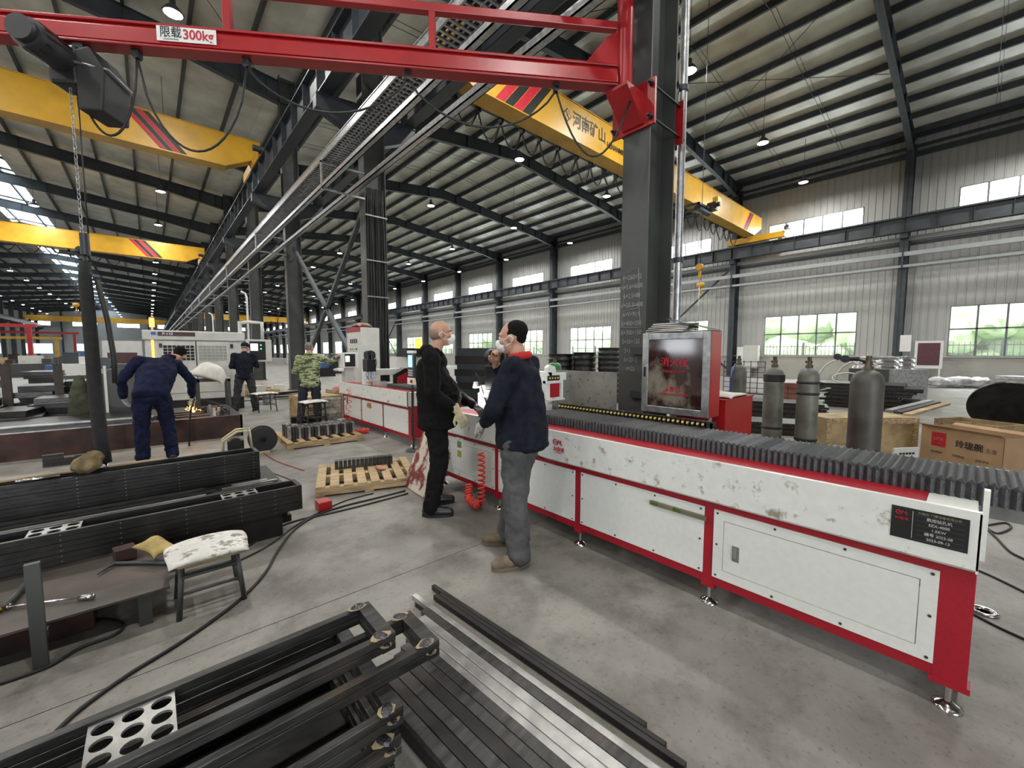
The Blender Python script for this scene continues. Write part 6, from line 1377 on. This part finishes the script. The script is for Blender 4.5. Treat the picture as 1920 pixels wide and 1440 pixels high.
gm = thing('band_saw', 'dark grinding machine with big round guard and small white labels', 'machine', (-.55, 10.95, 0))
MB().box((-.35, 0, 0), (.35, .7, .82)).build('base', M_STEEL, gm); MB().box((-.3, .1, .82), (.25, .6, 1.28)).build('body', M_STEEL, gm, bevel=.02); MB().cyl((.12, -.05, .82), (.12, .1, .82), .38, n=28).build('guard', M_COLM, gm); MB().cyl((-.1, -.06, 1.3), (-.1, .1, 1.3), .11, n=16).build('pulley', M_STEEL, gm)
for i in range(2): MB().box((-.28+.16*i, .09, 1.1), (-.14+.16*i, .1, 1.2)).build('label_plate', M_SIGN, gm)
MB().box((-.12, -.08, .1), (-.08, -.05, 1.25)).build('lever', M_GREY, gm)
gb = thing('dust_bag', 'tall grey-green dusty bag standing between sling and grinding machine', 'bag', (-1.02, 10.97, 0)); blob('bag', [('l', [((0,0,.02),.16,.16,0), ((0,0,.3),.17,.17,0), ((.0,0,.7),.14,.13,0), ((.02,0,.95),.09,.09,0), ((.02,0,1.08),.05,.05,0)])], mat('olive_bag', (.075,.08,.045), .8, 0, .4, 5, .3), gb, .02, 3, disp=.04)
tag(crumple('rust_heap', (1.2, .8, .5), M_RUST, 31, None, (-.6, 16.2, .0), (0,0,0), 14, .7), 'rust red scrap heap visible left of the stooping man', 'heap')
bs = thing('scrap_base', 'x', 'x') ; bpy.data.objects.remove(bs)
# crates and drum beside the camouflage man
crate('plywood_crate', Vector((2.45, 10.75, 0)), Vector((2.56, 9.8, 0)), .78, .5, 'golden plywood crate left of the camouflage jacket man')
crate('plywood_crate', Vector((3.42, 11.2, 0)), Vector((3.46, 10.6, 0)), .4, .55, 'plywood crate behind the spattered drum')
dm = thing('steel_drum', 'pale spattered steel drum behind the white topped stool', 'drum', (3.02, 9.58, 0)); MB().lathe((0,0,0), [(.2,0), (.205,.01), (.2,.15), (.208,.16), (.2,.17), (.2,.3), (.208,.31), (.2,.32), (.2,.46), (.207,.47), (.185,.475), (.185,.44)], 24).build('body', mat('spattered_enamel', (.42,.4,.34), .6, 0, .3, 8, .1, dirt=((.15,.1,.07), 6, .5, .65)), dm)
crumple('pink_rag', (.2, .25, .1), mat('pink_cloth', (.65,.2,.22), .9), 8, None, (3.6, 10.8, .56), (0,0,.3), 10, .8, label='pink rag lying on the crate behind the drum', cat='rag')
bk = thing('bucket', 'small metal bucket on the floor right of the capped man', 'bucket', (2.5, 13.5, 0)); MB().lathe((0,0,0), [(.12,0), (.15,.28), (.158,.29), (.14,.29), (.11,.02)], 18).build('pail', M_GALV, bk); MB().cyl((0,0,.2), (0,0,.285), .135, n=16).build('contents', M_SIGN, bk)
bl = thing('bag', 'dark canvas tool bag on the floor beside the red spiral hose', 'bag', (2.72, 8.0, 0)); blob('bag_body', [('b', (0,0,.09), (.34,.3,.14), (0,0,.2)), ('e', (0,0,.14), (.2,.13,.08), (0,0,.2))], mat('dark_red_canvas', (.05,.02,.025), .8), bl, .02, 3, disp=.03)
mb = MB(); spiral(mb, [(2.62, 7.5, .04), (3.0, 7.45, .04)], .05, .009, 16); tag(mb.build('spiral_hose', MATS['red_hose_plastic'], None), 'red spiral hose coiled on the floor beside the far machine', 'hose')
for i in range(9): tag(MB().box((-.02,-.04,0), (.02,.04,.13)).build('steel_block', M_MILLD, None, (2.2+.055*i, 9.55-.03*i, 0), (0,0,.1)), 'dark steel block in the row on the floor before plywood crate', 'block', 'blocks before the plywood crate')
# long rods heap behind
for i in range(8):
    a = random.uniform(-.5, .5); c = (3.3+random.uniform(-.4,.4), 14.6+random.uniform(-.3,.3)); tag(MB().bar((c[0]-1.1*math.cos(a), c[1]-1.1*math.sin(a), .03+.03*i), (c[0]+1.1*math.cos(a), c[1]+1.1*math.sin(a), .03+.03*i), .025).build('steel_rod', M_MILLD, None), 'dark rod in the loose heap on the floor before the column', 'rod', 'rods in the loose heap')
# clutter of parts and distant machines
COLS = [M_GREY, M_STEEL, M_OLDW, M_BLACK, M_COLM, M_SIGN, M_RUST, mat('pale_green_enamel', (.3,.42,.36), .5), mat('blue_enamel', (.05,.12,.3), .5)]
NM = ['pale', 'dark blue-grey', 'plywood', 'black', 'grey-green', 'white', 'rusty', 'pale green', 'blue']
def farbox(x, y, w, d_, h, c, lab, name='far_machine', cat='machine'):
    t = thing(name, lab, cat, (x, y, 0)); MB().box((-w/2, -d_/2, 0), (w/2, d_/2, h*.62)).build('base', COLS[c], t); MB().box((-w*.32, -d_*.3, h*.62), (w*.2, d_*.3, h)).build('column', COLS[(c+5) % 9], t); MB().box((w*.2, -d_*.4, h*.5), (w*.42, d_*.4, h*.86)).build('head', COLS[c], t)
rng = random.Random(4)
for i in range(24):
    y = 18+i*2.6; x = max(rng.uniform(-.36, -.01)*y-1.0, -18); c = rng.randrange(9)
    farbox(x, y, rng.uniform(1, 2), rng.uniform(.8, 1.6), rng.uniform(1.0, 1.75), c, '%s machine in the left hall, %s from the large enclosed machine' % (NM[c], (ORD[1:]+['fifteenth', 'sixteenth', 'seventeenth', 'eighteenth', 'nineteenth', 'twentieth', 'twenty-first', 'twenty-second', 'twenty-third', 'twenty-fourth', 'twenty-fifth'])[i]), cat='machine')
for i in range(14):
    y = 17.2+i*3.4; c = rng.randrange(9); farbox(8.2+rng.uniform(0, .16)*y, y, rng.uniform(.7, 1.6), rng.uniform(.8, 1.4), rng.uniform(.7, 1.45), c, '%s machine in the right hall, %s one past the second column' % (NM[c], ORD[i]))
for i in range(10):
    y = 15.5+rng.uniform(-1, 2.5); x = 2.5+rng.uniform(-.2, 1.2); s_ = rng.uniform(.2, .5)
    tag(MB().box((-s_/2,-s_/2,0), (s_/2,s_/2,s_*rng.uniform(.5,1.2))).build('carton', (M_CARD, M_GREY, M_OLDW)[i % 3], None, (2.3+.42*(i % 4), 16.2+.9*(i//4), 0), (0,0,rng.uniform(-.4,.4))), '%s carton in the clutter beyond the control panel' % ['brown', 'grey', 'plywood'][i % 3], 'box', 'cartons in the clutter')
# red and yellow handling gantries in the far left bay
for i, (y, m, z) in enumerate(((60, M_RED, 4.2), (75, M_YEL, 3.4), (92, M_RED, 4.6))):
    t = thing('gantry_crane', '%s low gantry crane in the distant left bay' % ['nearer red', 'yellow', 'farther red'][i], 'gantry', (-16, y, 0)); MB().box((-8, -.2, z-.3), (8, .2, z)).build('beam', m, t)
    for x in (-7.5, 7.5): MB().box((x-.15, -.2, 0), (x+.15, .2, z-.3)).build('leg', m, t)
